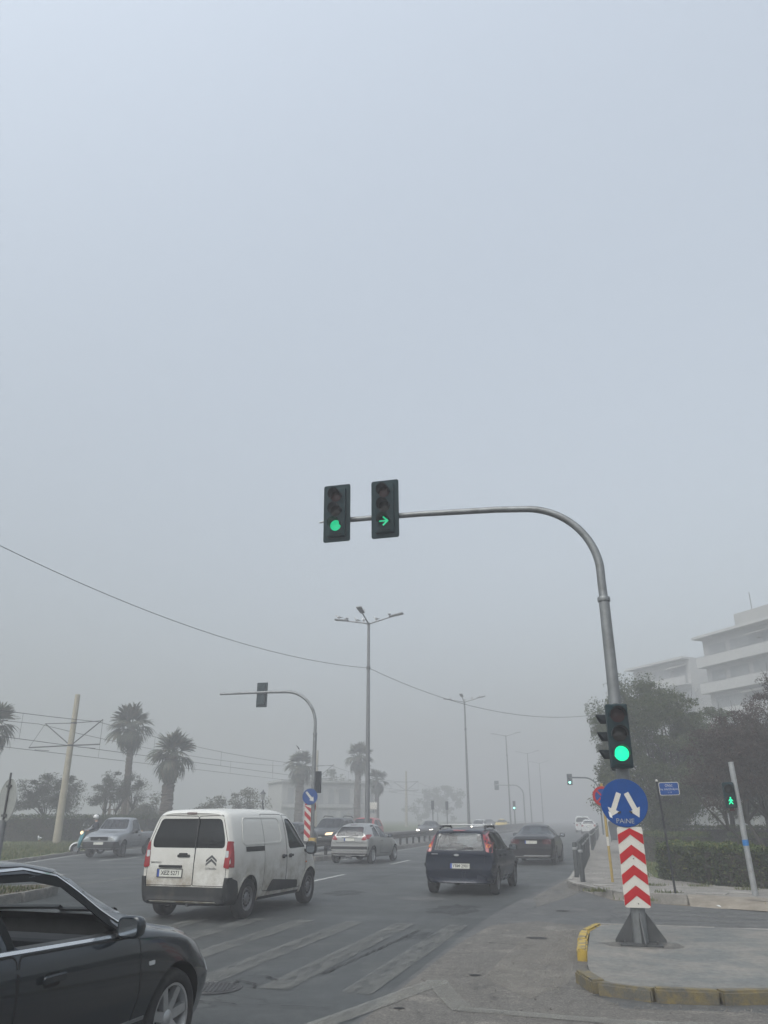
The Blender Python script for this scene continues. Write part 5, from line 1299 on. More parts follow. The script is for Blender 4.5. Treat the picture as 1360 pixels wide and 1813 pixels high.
    def seats(s, d):
        yd = d.get('dash'); 
        if yd is None: return
        zf = d.get('floor', .36); hw = d['W']/2-.16
        MB().box(-hw, hw, yd-s.L/2, yd+.35-s.L/2, zf+.1, d.get('dash_z', .92)).build('dashboard', 'interior', s.root, bevel=.05)
        rows = d.get('rows', [(yd-1.0, 2)] )
        for y, n in rows:
            for q in range(n):
                x = (-.36, .36)[q] if n == 2 else 0; w = .24 if n == 2 else hw-.05
                mb = MB(); mb.X = Matrix.Translation((x, y-s.L/2, zf+.06)); mb.box(-w, w, -.05, .48, .0, .2); b = mb.build('seat', 'seat_fabric', s.root, bevel=.05)
                mb = MB(); mb.X = Matrix.Translation((x, y-s.L/2-.06, zf+.2)) @ Matrix.Rotation(R(14), 4, 'X'); mb.box(-w, w, -.07, .07, 0, .60 if n == 2 else .46); mb.build('backrest', 'seat_fabric', b, bevel=.05)
                for hx in ((0,) if n == 2 else (-.4, .4)):
                    mb = MB(); mb.X = Matrix.Translation((x+hx, y-s.L/2-(.24 if n == 2 else .18), zf+(.82 if n == 2 else .68))); mb.box(-.12, .12, -.04, .05, 0, .17 if n == 2 else .11); mb.build('headrest', 'seat_fabric', b, bevel=.035)
        mb = MB(); mb.X = Matrix.Translation((-.36, yd-.18-s.L/2, d.get('dash_z', .92)-.02)) @ Matrix.Rotation(R(65), 4, 'X')
        ring = [(.185*math.cos(2*math.pi*k/20), .185*math.sin(2*math.pi*k/20), 0) for k in range(21)]; mb.tube(ring, .014, 6, False); mb.tube([(-.18, 0, 0), (.18, 0, 0)], .016, 6); mb.build('steering_wheel', 'interior', s.root, True)
    def mirror(s, y, z, mat, reach=.20, w=.12, h=.085, arm_mat='trim_black'):
        for vw, sx in (('R', 1), ('Lf', -1)):
            p = s.hit(vw, y-s.L/2, z, 0); mb = MB(); c = (p.x+sx*reach*.72, p.y-.02, z+.04)
            vs = []; n, m = 18, 10; pw = lambda q: math.copysign(abs(q)**.62, q)
            for i in range(m+1):
                t = math.pi*i/m; rr = math.sin(t)**.7
                for k in range(n): q = 2*math.pi*k/n; vs.append((c[0]+w*rr*pw(math.cos(q)), c[1]+max(-.035, .09*math.cos(t)), c[2]+h*rr*pw(math.sin(q))))
            mb.add(vs, [(i*n+k, i*n+(k+1) % n, (i+1)*n+(k+1) % n, (i+1)*n+k) for i in range(m) for k in range(n)])
            o = mb.build('mirror', mat, s.root, True)
            mb = MB(); mb.prism(round_poly([(c[0]-w*.78, c[2]-h*.74), (c[0]+w*.78, c[2]-h*.74), (c[0]+w*.78, c[2]+h*.74), (c[0]-w*.78, c[2]+h*.74)], h*.5), c[1]-.039, c[1]-.0365, 'XZ'); mb.build('mirror_glass', 'mirror_glass', o)
            MB().tube([(p.x-sx*.03, p.y+.02, z-.01), (c[0]-sx*.02, c[1], c[2]-h*.6)], [.035, .025], 8).build('mirror_arm', arm_mat, o, True)
    def plate(s, view, x, z, text, w=.46, h=.11, off=.012, eu=True, big=.085):
        p = s.hit(view, x, z, 0); q = s.hit(view, x, z+h*.5, 0); q2 = s.hit(view, x, z-h*.5, 0)
        t = math.atan2(q.y-q2.y, h)*(1 if view == 'B' else -1)
        Mx = Matrix.Translation(p) @ (Matrix() if view == 'B' else Matrix.Rotation(math.pi, 4, 'Z')) @ Matrix.Rotation(-t, 4, 'X')
        mb = MB(); mb.X = Mx; mb.prism(round_poly([(-w/2-.012, -h/2-.012), (w/2+.012, -h/2-.012), (w/2+.012, h/2+.012), (-w/2-.012, h/2+.012)], .012), -off, .05, 'XZ'); fr = mb.build('number_plate', 'trim_black', s.root)
        mb = MB(); mb.X = Mx; mb.prism([(-w/2+(.042 if eu else 0), -h/2), (w/2, -h/2), (w/2, h/2), (-w/2+(.042 if eu else 0), h/2)], -off-.002, -off-.0005, 'XZ'); mb.build('plate_face', 'plate_white', fr)
        if eu:
            mb = MB(); mb.X = Mx; mb.prism([(-w/2, -h/2), (-w/2+.041, -h/2), (-w/2+.041, h/2), (-w/2, h/2)], -off-.002, -off-.0005, 'XZ'); mb.build('plate_band', 'plate_blue', fr)
        if text: text_obj('plate_number', text, big*1.15, Mx @ Matrix.Translation((.02 if eu else 0, -off-.003, 0)) @ Matrix.Rotation(R(90), 4, 'X'), 'ink', fr, 'CENTER', .95, .0015)
    def flat_text(s, view, x, z, text, size, mat, sx=1.):
        p = s.hit(view, x, z, .004); Mx = Matrix.Translation(p) @ Matrix.Rotation(R(90), 4, 'X'); return text_obj('lettering', text, size, Mx, mat, s.root, 'CENTER', sx)

def grow(poly, d):
    c = np.mean(np.array(poly), 0); out = []
    for i in range(len(poly)):
        a, p, b = Vector(poly[i-1]), Vector(poly[i]), Vector(poly[(i+1) % len(poly)])
        n1 = (p-a).normalized(); n2 = (b-p).normalized(); n1 = Vector((n1.y, -n1.x)); n2 = Vector((n2.y, -n2.x)); n = (n1+n2)
        n = n.normalized() if n.length > 1e-6 else n1
        if n.dot(p-Vector(c)) < 0: n = -n
        out.append(tuple(p+n*d))
    return out
def rect(x0, z0, x1, z1, r=.02): return round_poly([(x0, z0), (x1, z0), (x1, z1), (x0, z1)], r)
def mir(poly): return [(-x, z) for x, z in poly][::-1]

# ---- dark navy saloon in the foreground
A4 = dict(L=4.59, W=1.77, R=.318, yr=1.02, yf=3.67, arch=.05, rr=.13,
    zb=[(0, .26), (.5, .20), (4.0, .18), (4.59, .22)], zm=[(0, .58), (4.59, .52)],
    zw=[(0, .82), (.6, .93), (1.5, .955), (3.0, .925), (3.45, .90), (4.2, .76), (4.59, .56)],
    zt=[(0, .93), (.12, 1.00), (.72, 1.05), (1.0, 1.12), (1.75, 1.385), (2.15, 1.428), (2.45, 1.42), (2.75, 1.37), (3.38, 1.0), (3.52, .955), (4.3, .83), (4.5, .74), (4.59, .66)],
    wb=[(0, .76), (.4, .82), (4.1, .82), (4.59, .70)], wm=[(0, .80), (.5, .88), (4.0, .885), (4.4, .84), (4.59, .74)],
    ww=[(0, .76), (.5, .845), (1.2, .865), (3.2, .86), (3.9, .83), (4.4, .76), (4.59, .68)],
    wt=[(0, .68), (.75, .70), (1.2, .60), (1.8, .555), (2.45, .565), (2.8, .60), (3.38, .70), (3.8, .73), (4.59, .58)],
    rear=[(.2, .05), (.6, 0), (1.0, .06)], front=[(.2, .05), (.5, 0), (.75, .05)], bow_r=.14, bow_f=.30,
    cab=(1.05, 3.34), floor=.34, side=[[(1.0, 1.0), (1.83, .985), (1.83, 1.335), (1.62, 1.30)], [(1.98, .98), (3.02, .95), (2.62, 1.285), (2.38, 1.345), (1.98, 1.352)]], wr=.05,
    side_glass=['glass_dark', None], rearwin=([(-.62, 1.08), (.62, 1.08), (.48, 1.33), (-.48, 1.33)], .55, 1.9), screen=([(-.68, 1.02), (.68, 1.02), (.54, 1.345), (-.54, 1.345)], 2.4, 4.0), glass='glass_dark', screen_glass='glass_open',
    dash=2.86, dash_z=.90, rows=[(2.05, 2), (1.45, 1)])
audi = Car(A4, 'saloon_car', 'dark navy saloon with open front window in the left foreground', 'car', (-4.12, 4.61, 0), R(-3), 'paint_navy', None, 84, 2)
audi.wheels(7, 'alloy', 'alloy', .225, .70)
audi.door([(2.02, .30), (3.12, .30), (3.18, .55), (3.16, .91), (2.0, .945), (1.99, .55)], (2.27, .80), 'paint_navy')
audi.door([(1.36, .62), (1.62, .32), (2.0, .30), (1.98, .95), (1.18, .96), (1.2, .8)], (1.28, .83), 'paint_navy')
oy = A4['L']/2
for vw in ('R', 'Lf'):
    audi.line('waist_trim', vw, [(1.05-oy, .985), (1.4-oy, .982), (2.0-oy, .966), (3.05-oy, .936), (3.2-oy, .932)], .017, 'chrome', .006)
    audi.line('roof_trim', vw, [(1.5-oy, 1.27), (1.62-oy, 1.328), (1.9-oy, 1.366), (2.35-oy, 1.372), (2.62-oy, 1.318), (2.9-oy, 1.10), (3.12-oy, .955)], .013, 'chrome', .005)
    audi.line('window_frame', vw, [(1.955-oy, .985), (1.955-oy, 1.36)], .055, 'seal_black', .004); audi.line('window_frame', vw, [(1.85-oy, .99), (1.85-oy, 1.345)], .07, 'seal_black', .0035); audi.line('window_frame', vw, [(1.3-oy, 1.15), (1.6-oy, 1.31), (1.95-oy, 1.345)], .05, 'seal_black', .003)
    audi.line('window_frame', vw, [(1.98-oy, 1.352), (2.38-oy, 1.342), (2.62-oy, 1.288), (2.86-oy, 1.07), (3.05-oy, .95)], .085, 'seal_black', .003)
    audi.line('rub_strip', vw, [(1.5-oy, .40), (3.3-oy, .40)], .022, 'steel_grey', .006)
    audi.line('body_crease', vw, [(.7-oy, .86), (2.0-oy, .84), (3.3-oy, .80), (3.9-oy, .765)], .008, 'paint_navy', .004)
    audi.patch('indicator', vw, rect(3.27-oy, .715, 3.34-oy, .742, .01), 'lamp_clear', .006, .008, .03)
    audi.patch('headlamp', vw, [(4.18-oy, .55), (4.40-oy, .53), (4.42-oy, .68), (4.24-oy, .72)], 'lamp_clear', .005, .006)
audi.mirror(2.95, .955, 'paint_navy', .15, .092, .07)
for sx in (-1, 1):
    audi.patch('tail_lamp', 'B', rect(sx*.42 if sx > 0 else -.74, .66, .74 if sx > 0 else -.42, .88), 'lamp_red', .006)
    audi.patch('headlamp', 'F', rect(sx*.36 if sx > 0 else -.68, .56, .68 if sx > 0 else -.36, .70, .03), 'lamp_clear', .006)
audi.patch('grille', 'F', round_poly([(-.2, .30), (.2, .30), (.27, .70), (-.27, .70)], .04), 'trim_black', .006)
audi.line('wiper', 'F', [(-.55, 1.03), (.05, 1.05)], .02, 'trim_black', .02); audi.line('wiper', 'F', [(.02, 1.03), (.55, 1.05)], .02, 'trim_black', .02)

# ---- white panel van
VAN = dict(L=4.40, W=1.85, R=.325, yr=.80, yf=3.56, arch=.06, rr=.13, smooth=.05, cap=.045,
    zb=[(0, .28), (.6, .24), (3.9, .22), (4.4, .26)], zm=[(0, .62), (4.4, .60)],
    zw=[(0, 1.15), (2.2, 1.14), (2.9, 1.10), (3.6, 1.05), (4.1, .92), (4.4, .66)],
    zt=[(0, 1.79), (.15, 1.82), (1.2, 1.845), (2.3, 1.84), (2.72, 1.79), (3.0, 1.68), (3.62, 1.18), (3.75, 1.12), (4.2, .99), (4.36, .86), (4.4, .78)],
    wb=[(0, .84), (.3, .87), (4.0, .87), (4.4, .74)], wm=[(0, .895), (.4, .92), (4.0, .92), (4.4, .78)], ww=[(0, .89), (.4, .908), (3.3, .90), (3.9, .87), (4.4, .72)],
    wt=[(0, .735), (.5, .765), (2.6, .755), (3.0, .74), (3.6, .76), (4.0, .77), (4.4, .62)],
    rear=[(.3, .0), (.9, .0), (1.3, .05), (1.82, .17)], front=[(.3, .03), (.6, 0), (.9, .1)], bow_r=.09, bow_f=.28, Dr=.7, wrap_r=.17,
    cab=(.06, 3.5), floor=.42, side=[[(2.48, 1.09), (3.36, 1.10), (3.22, 1.25), (2.95, 1.50), (2.72, 1.655), (2.45, 1.66)]], wr=.09,
    rearwin=([(-.74, 1.17), (.74, 1.17), (.735, 1.33), (.62, 1.66), (-.62, 1.66), (-.735, 1.33)], -.3, .5), rwr=.07, rear_glass='glass_van', glass='glass_dark',
    screen=([(-.72, 1.2), (.72, 1.2), (.64, 1.66), (-.64, 1.66)], 2.5, 4.3), dash=3.0, dash_z=1.08, rows=[(2.05, 2)])
van = Car(VAN, 'panel_van', 'dirty white panel van seen from behind in the middle lane', 'van', (-7.20, 15.75, 0), R(-3.2), 'paint_white', None, 78, 2)
van.wheels(6, 'steel_wheel', 'steel', .205, .62)
vy = VAN['L']/2
van.patch('bumper', 'B', [(-.93, .24), (.93, .24), (.93, .70), (.80, .70), (.78, .54), (-.78, .54), (-.80, .70), (-.93, .70)], 'bumper_grey', .032, .045)
for vw in ('R', 'Lf'):
    van.patch('bumper_corner', vw, round_poly([(.10-vy, .25), (.40-vy, .25), (.38-vy, .46), (.30-vy, .64), (.10-vy, .70)], .03), 'bumper_grey', .03, .04)
    van.line('rail_slot', vw, [(.62-vy, 1.14), (1.38-vy, 1.135)], .085, 'trim_black', .004)
    van.patch('side_moulding', vw, round_poly([(1.55-vy, .38), (2.95-vy, .36), (2.9-vy, .50), (1.75-vy, .58)], .05), 'bumper_grey', .02, .025)
    van.line('sill_strip', vw, [(1.25-vy, .285), (3.05-vy, .28)], .05, 'bumper_grey', .008)
    van.line('panel_rim', vw, round_poly([(.50-vy, 1.22), (2.16-vy, 1.22), (2.14-vy, 1.68), (.62-vy, 1.68)], .13), .022, 'paint_white', .009, None, .05, True)
    van.line('arch_lip', vw, [(.80-vy+.405*math.cos(R(a)), .325+.405*math.sin(R(a))) for a in range(-5, 190, 13)], .035, 'paint_white', .010)
    van.line('arch_lip', vw, [(3.56-vy+.405*math.cos(R(a)), .325+.405*math.sin(R(a))) for a in range(-5, 190, 13)], .035, 'paint_white', .010)
    van.patch('indicator', vw, rect(3.30-vy, .80, 3.36-vy, .83, .01), 'lamp_amber', .006, .008, .03)
van.door([(2.36, .36), (3.2, .36), (3.28, .70), (3.34, 1.0), (3.42, 1.1), (3.2, 1.35), (2.95, 1.58), (2.72, 1.72), (2.4, 1.73)], (2.54, .97), 'trim_black', seam=.010)
van.door([(1.36, .40), (2.34, .36), (2.37, 1.74), (1.40, 1.74)], (2.22, .97), 'trim_black', 'sliding_door', seam=.010)
van.line('rear_door', 'B', round_poly([(-.80, .56), (.15, .56), (.145, 1.70), (-.64, 1.72), (-.80, 1.25)], .04), .010, 'well_black', .0012, None, .05, True)
d2 = van.line('rear_door', 'B', round_poly([(.158, .56), (.80, .56), (.80, 1.25), (.64, 1.72), (.155, 1.70)], .04), .010, 'well_black', .0012, None, .05, True)
van.line('window_joint', 'B', [(.15, 1.15), (.15, 1.68)], .03, 'trim_black', .002)
for sx in (-1, 1):
    p = round_poly([(.755, .86), (.86, .84), (.86, 1.28), (.79, 1.29)], .02)
    van.patch('lamp_side', 'R' if sx > 0 else 'Lf', rect(.10-vy, .86, .19-vy, 1.27, .02), 'lamp_red', .012, .016, .03)
    tl = van.patch('tail_lamp', 'B', p if sx > 0 else mir(p), 'lamp_red', .014, .02)
    q = rect(.775, 1.02, .835, 1.13, .015); van.patch('reversing_lamp', 'B', q if sx > 0 else mir(q), 'lamp_clear', .018, .01, .04, tl)
van.patch('brake_lamp', 'B', rect(-.10, 1.735, .10, 1.765, .008), 'lamp_dark_red', .008, .01, .04)
van.patch('handle_recess', 'B', rect(-.20, 1.015, .06, 1.06, .02), 'trim_black', .012, .014, .04); van.patch('door_handle', 'B', rect(-.16, 1.05, .0, 1.085, .02), 'bumper_grey', .03, .03, .04)
van.patch('plate_recess', 'B', rect(-.62, .665, -.02, .875, .02), 'paint_white', .003, .004, .06); van.patch('plate_lamp', 'B', rect(-.55, .845, -.08, .885, .01), 'bumper_grey', .022, .024, .05)
van.plate('B', -.32, .755, 'XEZ 5271', .50, .12, .012, True, .085)
c = lambda z: [(.40, z), (.54, z+.075), (.68, z), (.68, z+.035), (.54, z+.115), (.40, z+.035)]
van.patch('emblem', 'B', [(x*.75+.095, z) for x, z in c(.885)], 'steel_dark', .006, .006, .04); van.patch('emblem', 'B', [(x*.75+.095, z) for x, z in c(.945)], 'steel_dark', .006, .006, .04)
van.flat_text('B', .50, .835, 'CITROËN', .045, 'steel_dark', 1.2); van.flat_text('B', -.62, .925, 'BERLINGO', .042, 'steel_dark', 1.1)
van.mirror(3.28, 1.05, 'trim_black', .22, .115, .13)
MB().tube([(.35, 2.35-vy, 1.83), (.35, 2.28-vy, 2.0)], [.008, .004], 6).build('aerial', 'trim_black', van.root)
for sx in (-1, 1):
    p = round_poly([(.45, .80), (.80, .84), (.80, .98), (.5, .92)], .02); van.patch('headlamp', 'F', p if sx > 0 else mir(p), 'lamp_clear', .006)
MB().tube([(.1, .05-vy, .26), (.1, .35-vy, .26)], .03, 8).build('exhaust', 'steel_dark', van.root, True)

# ---- silver hatchback ahead on the inner lane
HAT = dict(L=4.03, W=1.73, R=.305, yr=.63, yf=3.19, arch=.05, rr=.14, cap=.05,
    zb=[(0, .28), (.5, .22), (3.6, .20), (4.03, .24)], zm=[(0, .60), (4.03, .55)], zw=[(0, .92), (.5, .97), (1.6, .93), (2.9, .88), (3.5, .78), (4.03, .52)],
    zt=[(0, 1.30), (.22, 1.40), (.8, 1.455), (1.6, 1.47), (2.0, 1.43), (2.95, .98), (3.1, .93), (3.7, .80), (3.95, .68), (4.03, .60)],
    wb=[(0, .76), (.4, .81), (3.6, .81), (4.03, .62)], wm=[(0, .82), (.4, .862), (3.5, .862), (4.03, .68)], ww=[(0, .76), (.4, .83), (2.8, .83), (3.5, .77), (4.03, .58)],
    wt=[(0, .54), (.5, .575), (1.7, .575), (2.4, .60), (2.95, .68), (3.5, .66), (4.03, .5)],
    rear=[(.25, .06), (.55, .0), (.80, .02), (.95, .07), (1.40, .46)], Dr=1.0, front=[(.2, .05), (.45, 0), (.7, .12)], bow_r=.20, bow_f=.32,
    cab=(.30, 2.9), floor=.36, side=[[(.72, 1.0), (1.35, .965), (1.38, 1.33), (1.0, 1.28)], [(1.45, .96), (2.55, .93), (2.1, 1.27), (1.85, 1.34), (1.47, 1.35)]], wr=.05,
    rearwin=([(-.60, .98), (.60, .98), (.47, 1.34), (-.47, 1.34)], -.2, 1.0), rwr=.08, screen=([(-.62, .97), (.62, .97), (.52, 1.38), (-.52, 1.38)], 1.9, 3.6), dash=2.4, dash_z=.9, rows=[(1.45, 2), (.62, 1)])
def hatch_details(c, plate_text, up=False):
    L2 = c.L/2
    for sx in (-1, 1):
        p = round_poly([(.50, .86), (.62, .84), (.80, .90), (.80, 1.04), (.70, 1.06), (.60, .99)], .03); c.patch('tail_lamp', 'B', p if sx > 0 else mir(p), 'lamp_red', .012, .014)
        p = round_poly([(.40, .56), (.72, .58), (.76, .74), (.55, .72)], .03); c.patch('headlamp', 'F', p if sx > 0 else mir(p), 'lamp_clear', .008)
    for vw in ('R', 'Lf'):
        pass
    c.patch('plate_recess', 'B', rect(-.36, .80, .36, .945, .02), 'paint_silver', .006, .01); c.line('grab_strip', 'B', [(-.33, .94), (.33, .94)], .022, 'trim_black', .012)
    c.plate('B', 0, .865, plate_text, .44, .10, .012)
    c.line('tailgate', 'B', round_poly([(-.58, .76), (.58, .76), (.56, 1.40), (-.56, 1.40)], .06), .009, 'well_black', .0012, None, .05, True)
    c.line('bumper_strip', 'B', [(-.80, .575), (.80, .575)], .10, 'bumper_grey', .014); c.patch('bumper_lower', 'B', rect(-.74, .25, .74, .38, .03), 'bumper_grey', .010, .012)
    c.line('bumper_lip', 'B', [(-.80, .47), (.80, .47)], .022, 'chrome', .018)
    c.patch('brake_lamp', 'B', rect(-.14, 1.385, .14, 1.41, .008), 'lamp_dark_red', .012, .014, .04)
    c.line('wiper', 'B', [(-.02, .985), (.34, 1.02)], .022, 'trim_black', .022)
    MB().tube([(0, 1.0-L2, 1.455), (0, .90-L2, 1.60)], [.012, .006], 6).build('aerial', 'trim_black', c.root)
    MB().tube([(-.12, -L2+.12, .25), (.12, -L2+.12, .25)], .06, 8).build('exhaust', 'steel_dark', c.root, True)
c207 = Car(HAT, 'hatchback', 'silver three-door hatchback beside the guardrail', 'car', (-9.66, 33.25, 0), R(-5), 'paint_silver', None, 60, 2)
c207.wheels(7, 'alloy', 'alloy', .19, .66); hatch_details(c207, '')
c207.door([(1.42, .36), (2.62, .34), (2.72, .6), (2.72, .90), (1.42, .955)], (1.6, .84), 'paint_silver'); c207.mirror(2.42, .95, 'trim_black', .19, .10, .08)
for vw in ('R', 'Lf'): c207.line('rub_strip', vw, [(.95-2.015, .55), (2.8-2.015, .52)], .03, 'paint_silver', .012)

# ---- dark blue tall hatchback with roof bars
FUS = dict(L=4.02, W=1.72, R=.305, yr=.62, yf=3.11, arch=.05, rr=.10, cap=.05,
    zb=[(0, .28), (.5, .23), (3.6, .22), (4.02, .26)], zm=[(0, .62), (4.02, .58)], zw=[(0, .96), (.5, .97), (1.6, .95), (2.9, .92), (3.4, .84), (4.02, .60)],
    zt=[(0, 1.46), (.2, 1.49), (1.0, 1.525), (1.7, 1.52), (2.05, 1.48), (2.85, 1.03), (3.0, .98), (3.6, .87), (3.95, .74), (4.02, .66)],
    wb=[(0, .78), (.4, .81), (3.6, .81), (4.02, .66)], wm=[(0, .835), (.4, .858), (3.5, .858), (4.02, .72)], ww=[(0, .80), (.4, .83), (2.8, .83), (3.5, .78), (4.02, .62)],
    wt=[(0, .60), (.5, .63), (1.8, .63), (2.4, .645), (2.9, .69), (3.5, .68), (4.02, .54)],
    rear=[(.25, .05), (.55, .0), (.95, .03), (1.50, .24)], Dr=.8, front=[(.2, .05), (.45, 0), (.75, .12)], bow_r=.10, bow_f=.28,
    cab=(.20, 2.85), floor=.36, side=[[(.42, 1.03), (.78, 1.02), (.78, 1.40), (.55, 1.39)], [(.86, 1.01), (1.45, 1.0), (1.45, 1.41), (.86, 1.41)], [(1.53, 1.0), (2.50, .97), (2.05, 1.32), (1.85, 1.40), (1.53, 1.41)]], wr=.045,
    glass='glass_dark', rear_glass='glass_shield', screen_glass='glass_shield', rearwin=([(-.60, 1.01), (.60, 1.01), (.52, 1.41), (-.52, 1.41)], -.2, .6), rwr=.05, screen=([(-.64, 1.0), (.64, 1.0), (.56, 1.44), (-.56, 1.44)], 1.9, 3.5), dash=2.35, dash_z=.92, rows=[(1.4, 2), (.55, 1)])
fus = Car(FUS, 'hatchback', 'dark blue tall hatchback with pale roof bars in the right lane', 'car', (-3.34, 21.55, 0), R(-3), 'paint_blue', None, 60, 2)
fus.wheels(5, 'steel_wheel', 'alloy', .19, .64)
fy = FUS['L']/2
for sx in (-1, 1):
    p = round_poly([(.66, .98), (.80, .96), (.74, 1.20), (.62, 1.45), (.545, 1.45), (.62, 1.2)], .02); tl = fus.patch('tail_lamp', 'B', p if sx > 0 else mir(p), 'lamp_red', .012, .014)
    q = rect(.665, 1.08, .74, 1.15, .015); fus.patch('indicator_lens', 'B', q if sx > 0 else mir(q), 'lamp_amber', .016, .01, .04, tl)
    p = round_poly([(.40, .66), (.74, .68), (.76, .84), (.5, .80)], .03); fus.patch('headlamp', 'F', p if sx > 0 else mir(p), 'lamp_clear', .008)
    m = MB(); m.tube([(sx*.56, .62-fy, 1.50), (sx*.56, .75-fy, 1.56), (sx*.56, 1.7-fy, 1.57), (sx*.56, 1.85-fy, 1.51)], .022, 8).build('roof_rail', 'trim_black', fus.root, True)
for y in (.82, 1.6):
    MB().box(-.60, .60, y-.03-fy, y+.03-fy, 1.585, 1.61).build('roof_bar', 'galvanised', fus.root, bevel=.006)
    for sx in (-1, 1): MB().box(sx*.56-.05, sx*.56+.05, y-.04-fy, y+.04-fy, 1.53, 1.584).build('bar_foot', 'trim_black', fus.root, bevel=.01)
fus.line('tailgate', 'B', round_poly([(-.62, .60), (.62, .60), (.62, .95), (.54, 1.44), (-.54, 1.44), (-.62, .95)], .05), .010, 'well_black', .0012, None, .05, True)
fus.patch('bumper', 'B', [(-.82, .28), (.82, .28), (.85, .72), (.62, .72), (.56, .57), (-.56, .57), (-.62, .72), (-.85, .72)], 'paint_blue', .03, .04)
fus.plate('B', .03, .655, 'YBM·2901', .46, .11, .014, True, .085)
fus.patch('badge', 'B', [(.065*math.cos(2*math.pi*k/18)-.05, .905+.030*math.sin(2*math.pi*k/18)) for k in range(18)], 'chrome', .012, .01, .02)
fus.line('model_badge', 'B', [(-.66, .925), (-.50, .925)], .018, 'galvanised', .006)
fus.line('wiper', 'B', [(-.02, 1.02), (.20, 1.07), (.34, 1.055)], .022, 'trim_black', .022)
fus.patch('brake_lamp', 'B', rect(-.15, 1.455, .15, 1.478, .008), 'lamp_red', .012, .014, .04)
fus.door([(1.47, .36), (2.5, .34), (2.62, .6), (2.62, .93), (1.47, .985)], (1.66, .87), 'paint_blue'); fus.door([(.95, .62), (1.05, .38), (1.45, .36), (1.45, .99), (.82, .99)], (.98, .88), 'paint_blue')
fus.mirror(2.36, .99, 'trim_black', .20, .105, .085)
fus.root.scale = (1, 1, .945)
# ---- black saloon farther ahead
BLK = dict(A4); BLK.update(L=4.55, yr=1.0, yf=3.62, side_glass=['glass_dark', 'glass_dark'])
blk = Car(BLK, 'saloon_car', 'black saloon farther ahead in the right lane', 'car', (-2.78, 34.6, 0), R(-2), 'paint_black', None, 56, 2)
blk.wheels(6, 'steel_wheel', 'alloy', .2, .66); blk.mirror(2.95, .97, 'paint_black', .2, .11, .08)
for sx in (-1, 1):
    p = rect(.44, .74, .76, .90, .03); blk.patch('tail_lamp', 'B', p if sx > 0 else mir(p), 'lamp_dark_red', .008)
blk.plate('B', 0, .80, '', .46, .11, .012); blk.line('bumper_crease', 'B', [(-.78, .60), (.78, .60)], .03, 'trim_black', .01); blk.line('bumper_lip', 'B', [(-.3, .33), (.7, .33)], .02, 'galvanised', .012)
blk.line('boot_lid', 'B', round_poly([(-.66, .66), (.66, .66), (.62, 1.0), (-.62, 1.0)], .05), .009, 'well_black', .0012, None, .05, True)

# ---- oncoming and distant traffic
def simple_front(c, lamps='lamp_clear', zl=.66, grille=True):
    for sx in (-1, 1):
        p = round_poly([(.42, zl-.05), (.72, zl-.03), (.74, zl+.09), (.46, zl+.07)], .02); c.patch('headlamp', 'F', p if sx > 0 else mir(p), lamps, .010, .012)
    if grille: c.patch('grille', 'F', rect(-.36, zl-.10, .36, zl+.05, .03), 'trim_black', .008); c.patch('air_intake', 'F', rect(-.5, .26, .5, .42, .04), 'trim_black', .008)
    c.plate('F', 0, zl-.18, '', .46, .11, .014)

PK = dict(L=4.95, W=1.70, R=.345, yr=.98, yf=3.98, arch=.07, rr=.10, cap=.05,
    zb=[(0, .40), (4.5, .34), (4.95, .36)], zm=[(0, .66), (4.95, .64)], zw=[(0, .98), (2.0, 1.0), (3.2, 1.01), (4.0, .99), (4.6, .92), (4.95, .76)],
    zt=[(0, 1.04), (1.96, 1.05), (2.0, 1.08), (2.05, 1.58), (2.2, 1.68), (2.7, 1.695), (3.0, 1.65), (3.5, 1.17), (3.6, 1.12), (4.5, 1.03), (4.85, .95), (4.95, .87)],
    wb=[(0, .78), (4.5, .78), (4.95, .70)], wm=[(0, .83), (4.5, .845), (4.95, .78)], ww=[(0, .82), (3.2, .825), (4.5, .80), (4.95, .72)],
    wt=[(0, .78), (1.96, .78), (2.06, .63), (2.9, .63), (3.5, .72), (4.2, .73), (4.95, .64)], smooth=.03,
    front=[(.3, .02), (.6, 0), (.9, .05)], bow_r=.03, bow_f=.14, cab=(2.1, 3.45), floor=.5, bed=(.70, .08, 1.92, .62),
    side=[[(2.18, 1.08), (3.14, 1.06), (2.86, 1.49), (2.72, 1.57), (2.2, 1.58)]], wr=.05, screen=([(-.66, 1.18), (.66, 1.18), (.57, 1.60), (-.57, 1.60)], 2.6, 4.2), rearwin=([(-.55, 1.12), (.55, 1.12), (.52, 1.46), (-.52, 1.46)], 1.7, 2.5), dash=3.0, dash_z=1.02, rows=[(2.3, 2)], screen_glass='glass_clear')
pk = Car(PK, 'pickup_truck', 'silver single-cab pickup coming towards the viewer on the left', 'pickup', (-22.45, 35.2, 0), R(190), 'paint_pickup', None, 70, 2)
pk.wheels(6, 'steel_wheel', 'steel', .21, .60)
py = PK['L']/2
pk.patch('bumper', 'F', rect(-.80, .40, .80, .66, .04), 'bumper_grey', .03, .05); pk.patch('bumper_lower', 'F', rect(-.70, .33, .70, .42, .03), 'trim_black', .02, .03)
pk.patch('grille', 'F', rect(-.40, .72, .40, .87, .03), 'trim_black', .010); pk.plate('F', .0, .595, '', .44, .10, .045, False)
for sx in (-1, 1):
    p = rect(.43, .71, .77, .87, .03); pk.patch('headlamp', 'F', p if sx > 0 else mir(p), 'lamp_clear', .012, .012)
pk.patch('badge', 'F', [(.05*math.cos(2*math.pi*k/14), .765+.045*math.sin(2*math.pi*k/14)) for k in range(14)], 'chrome', .016, .01, .02)
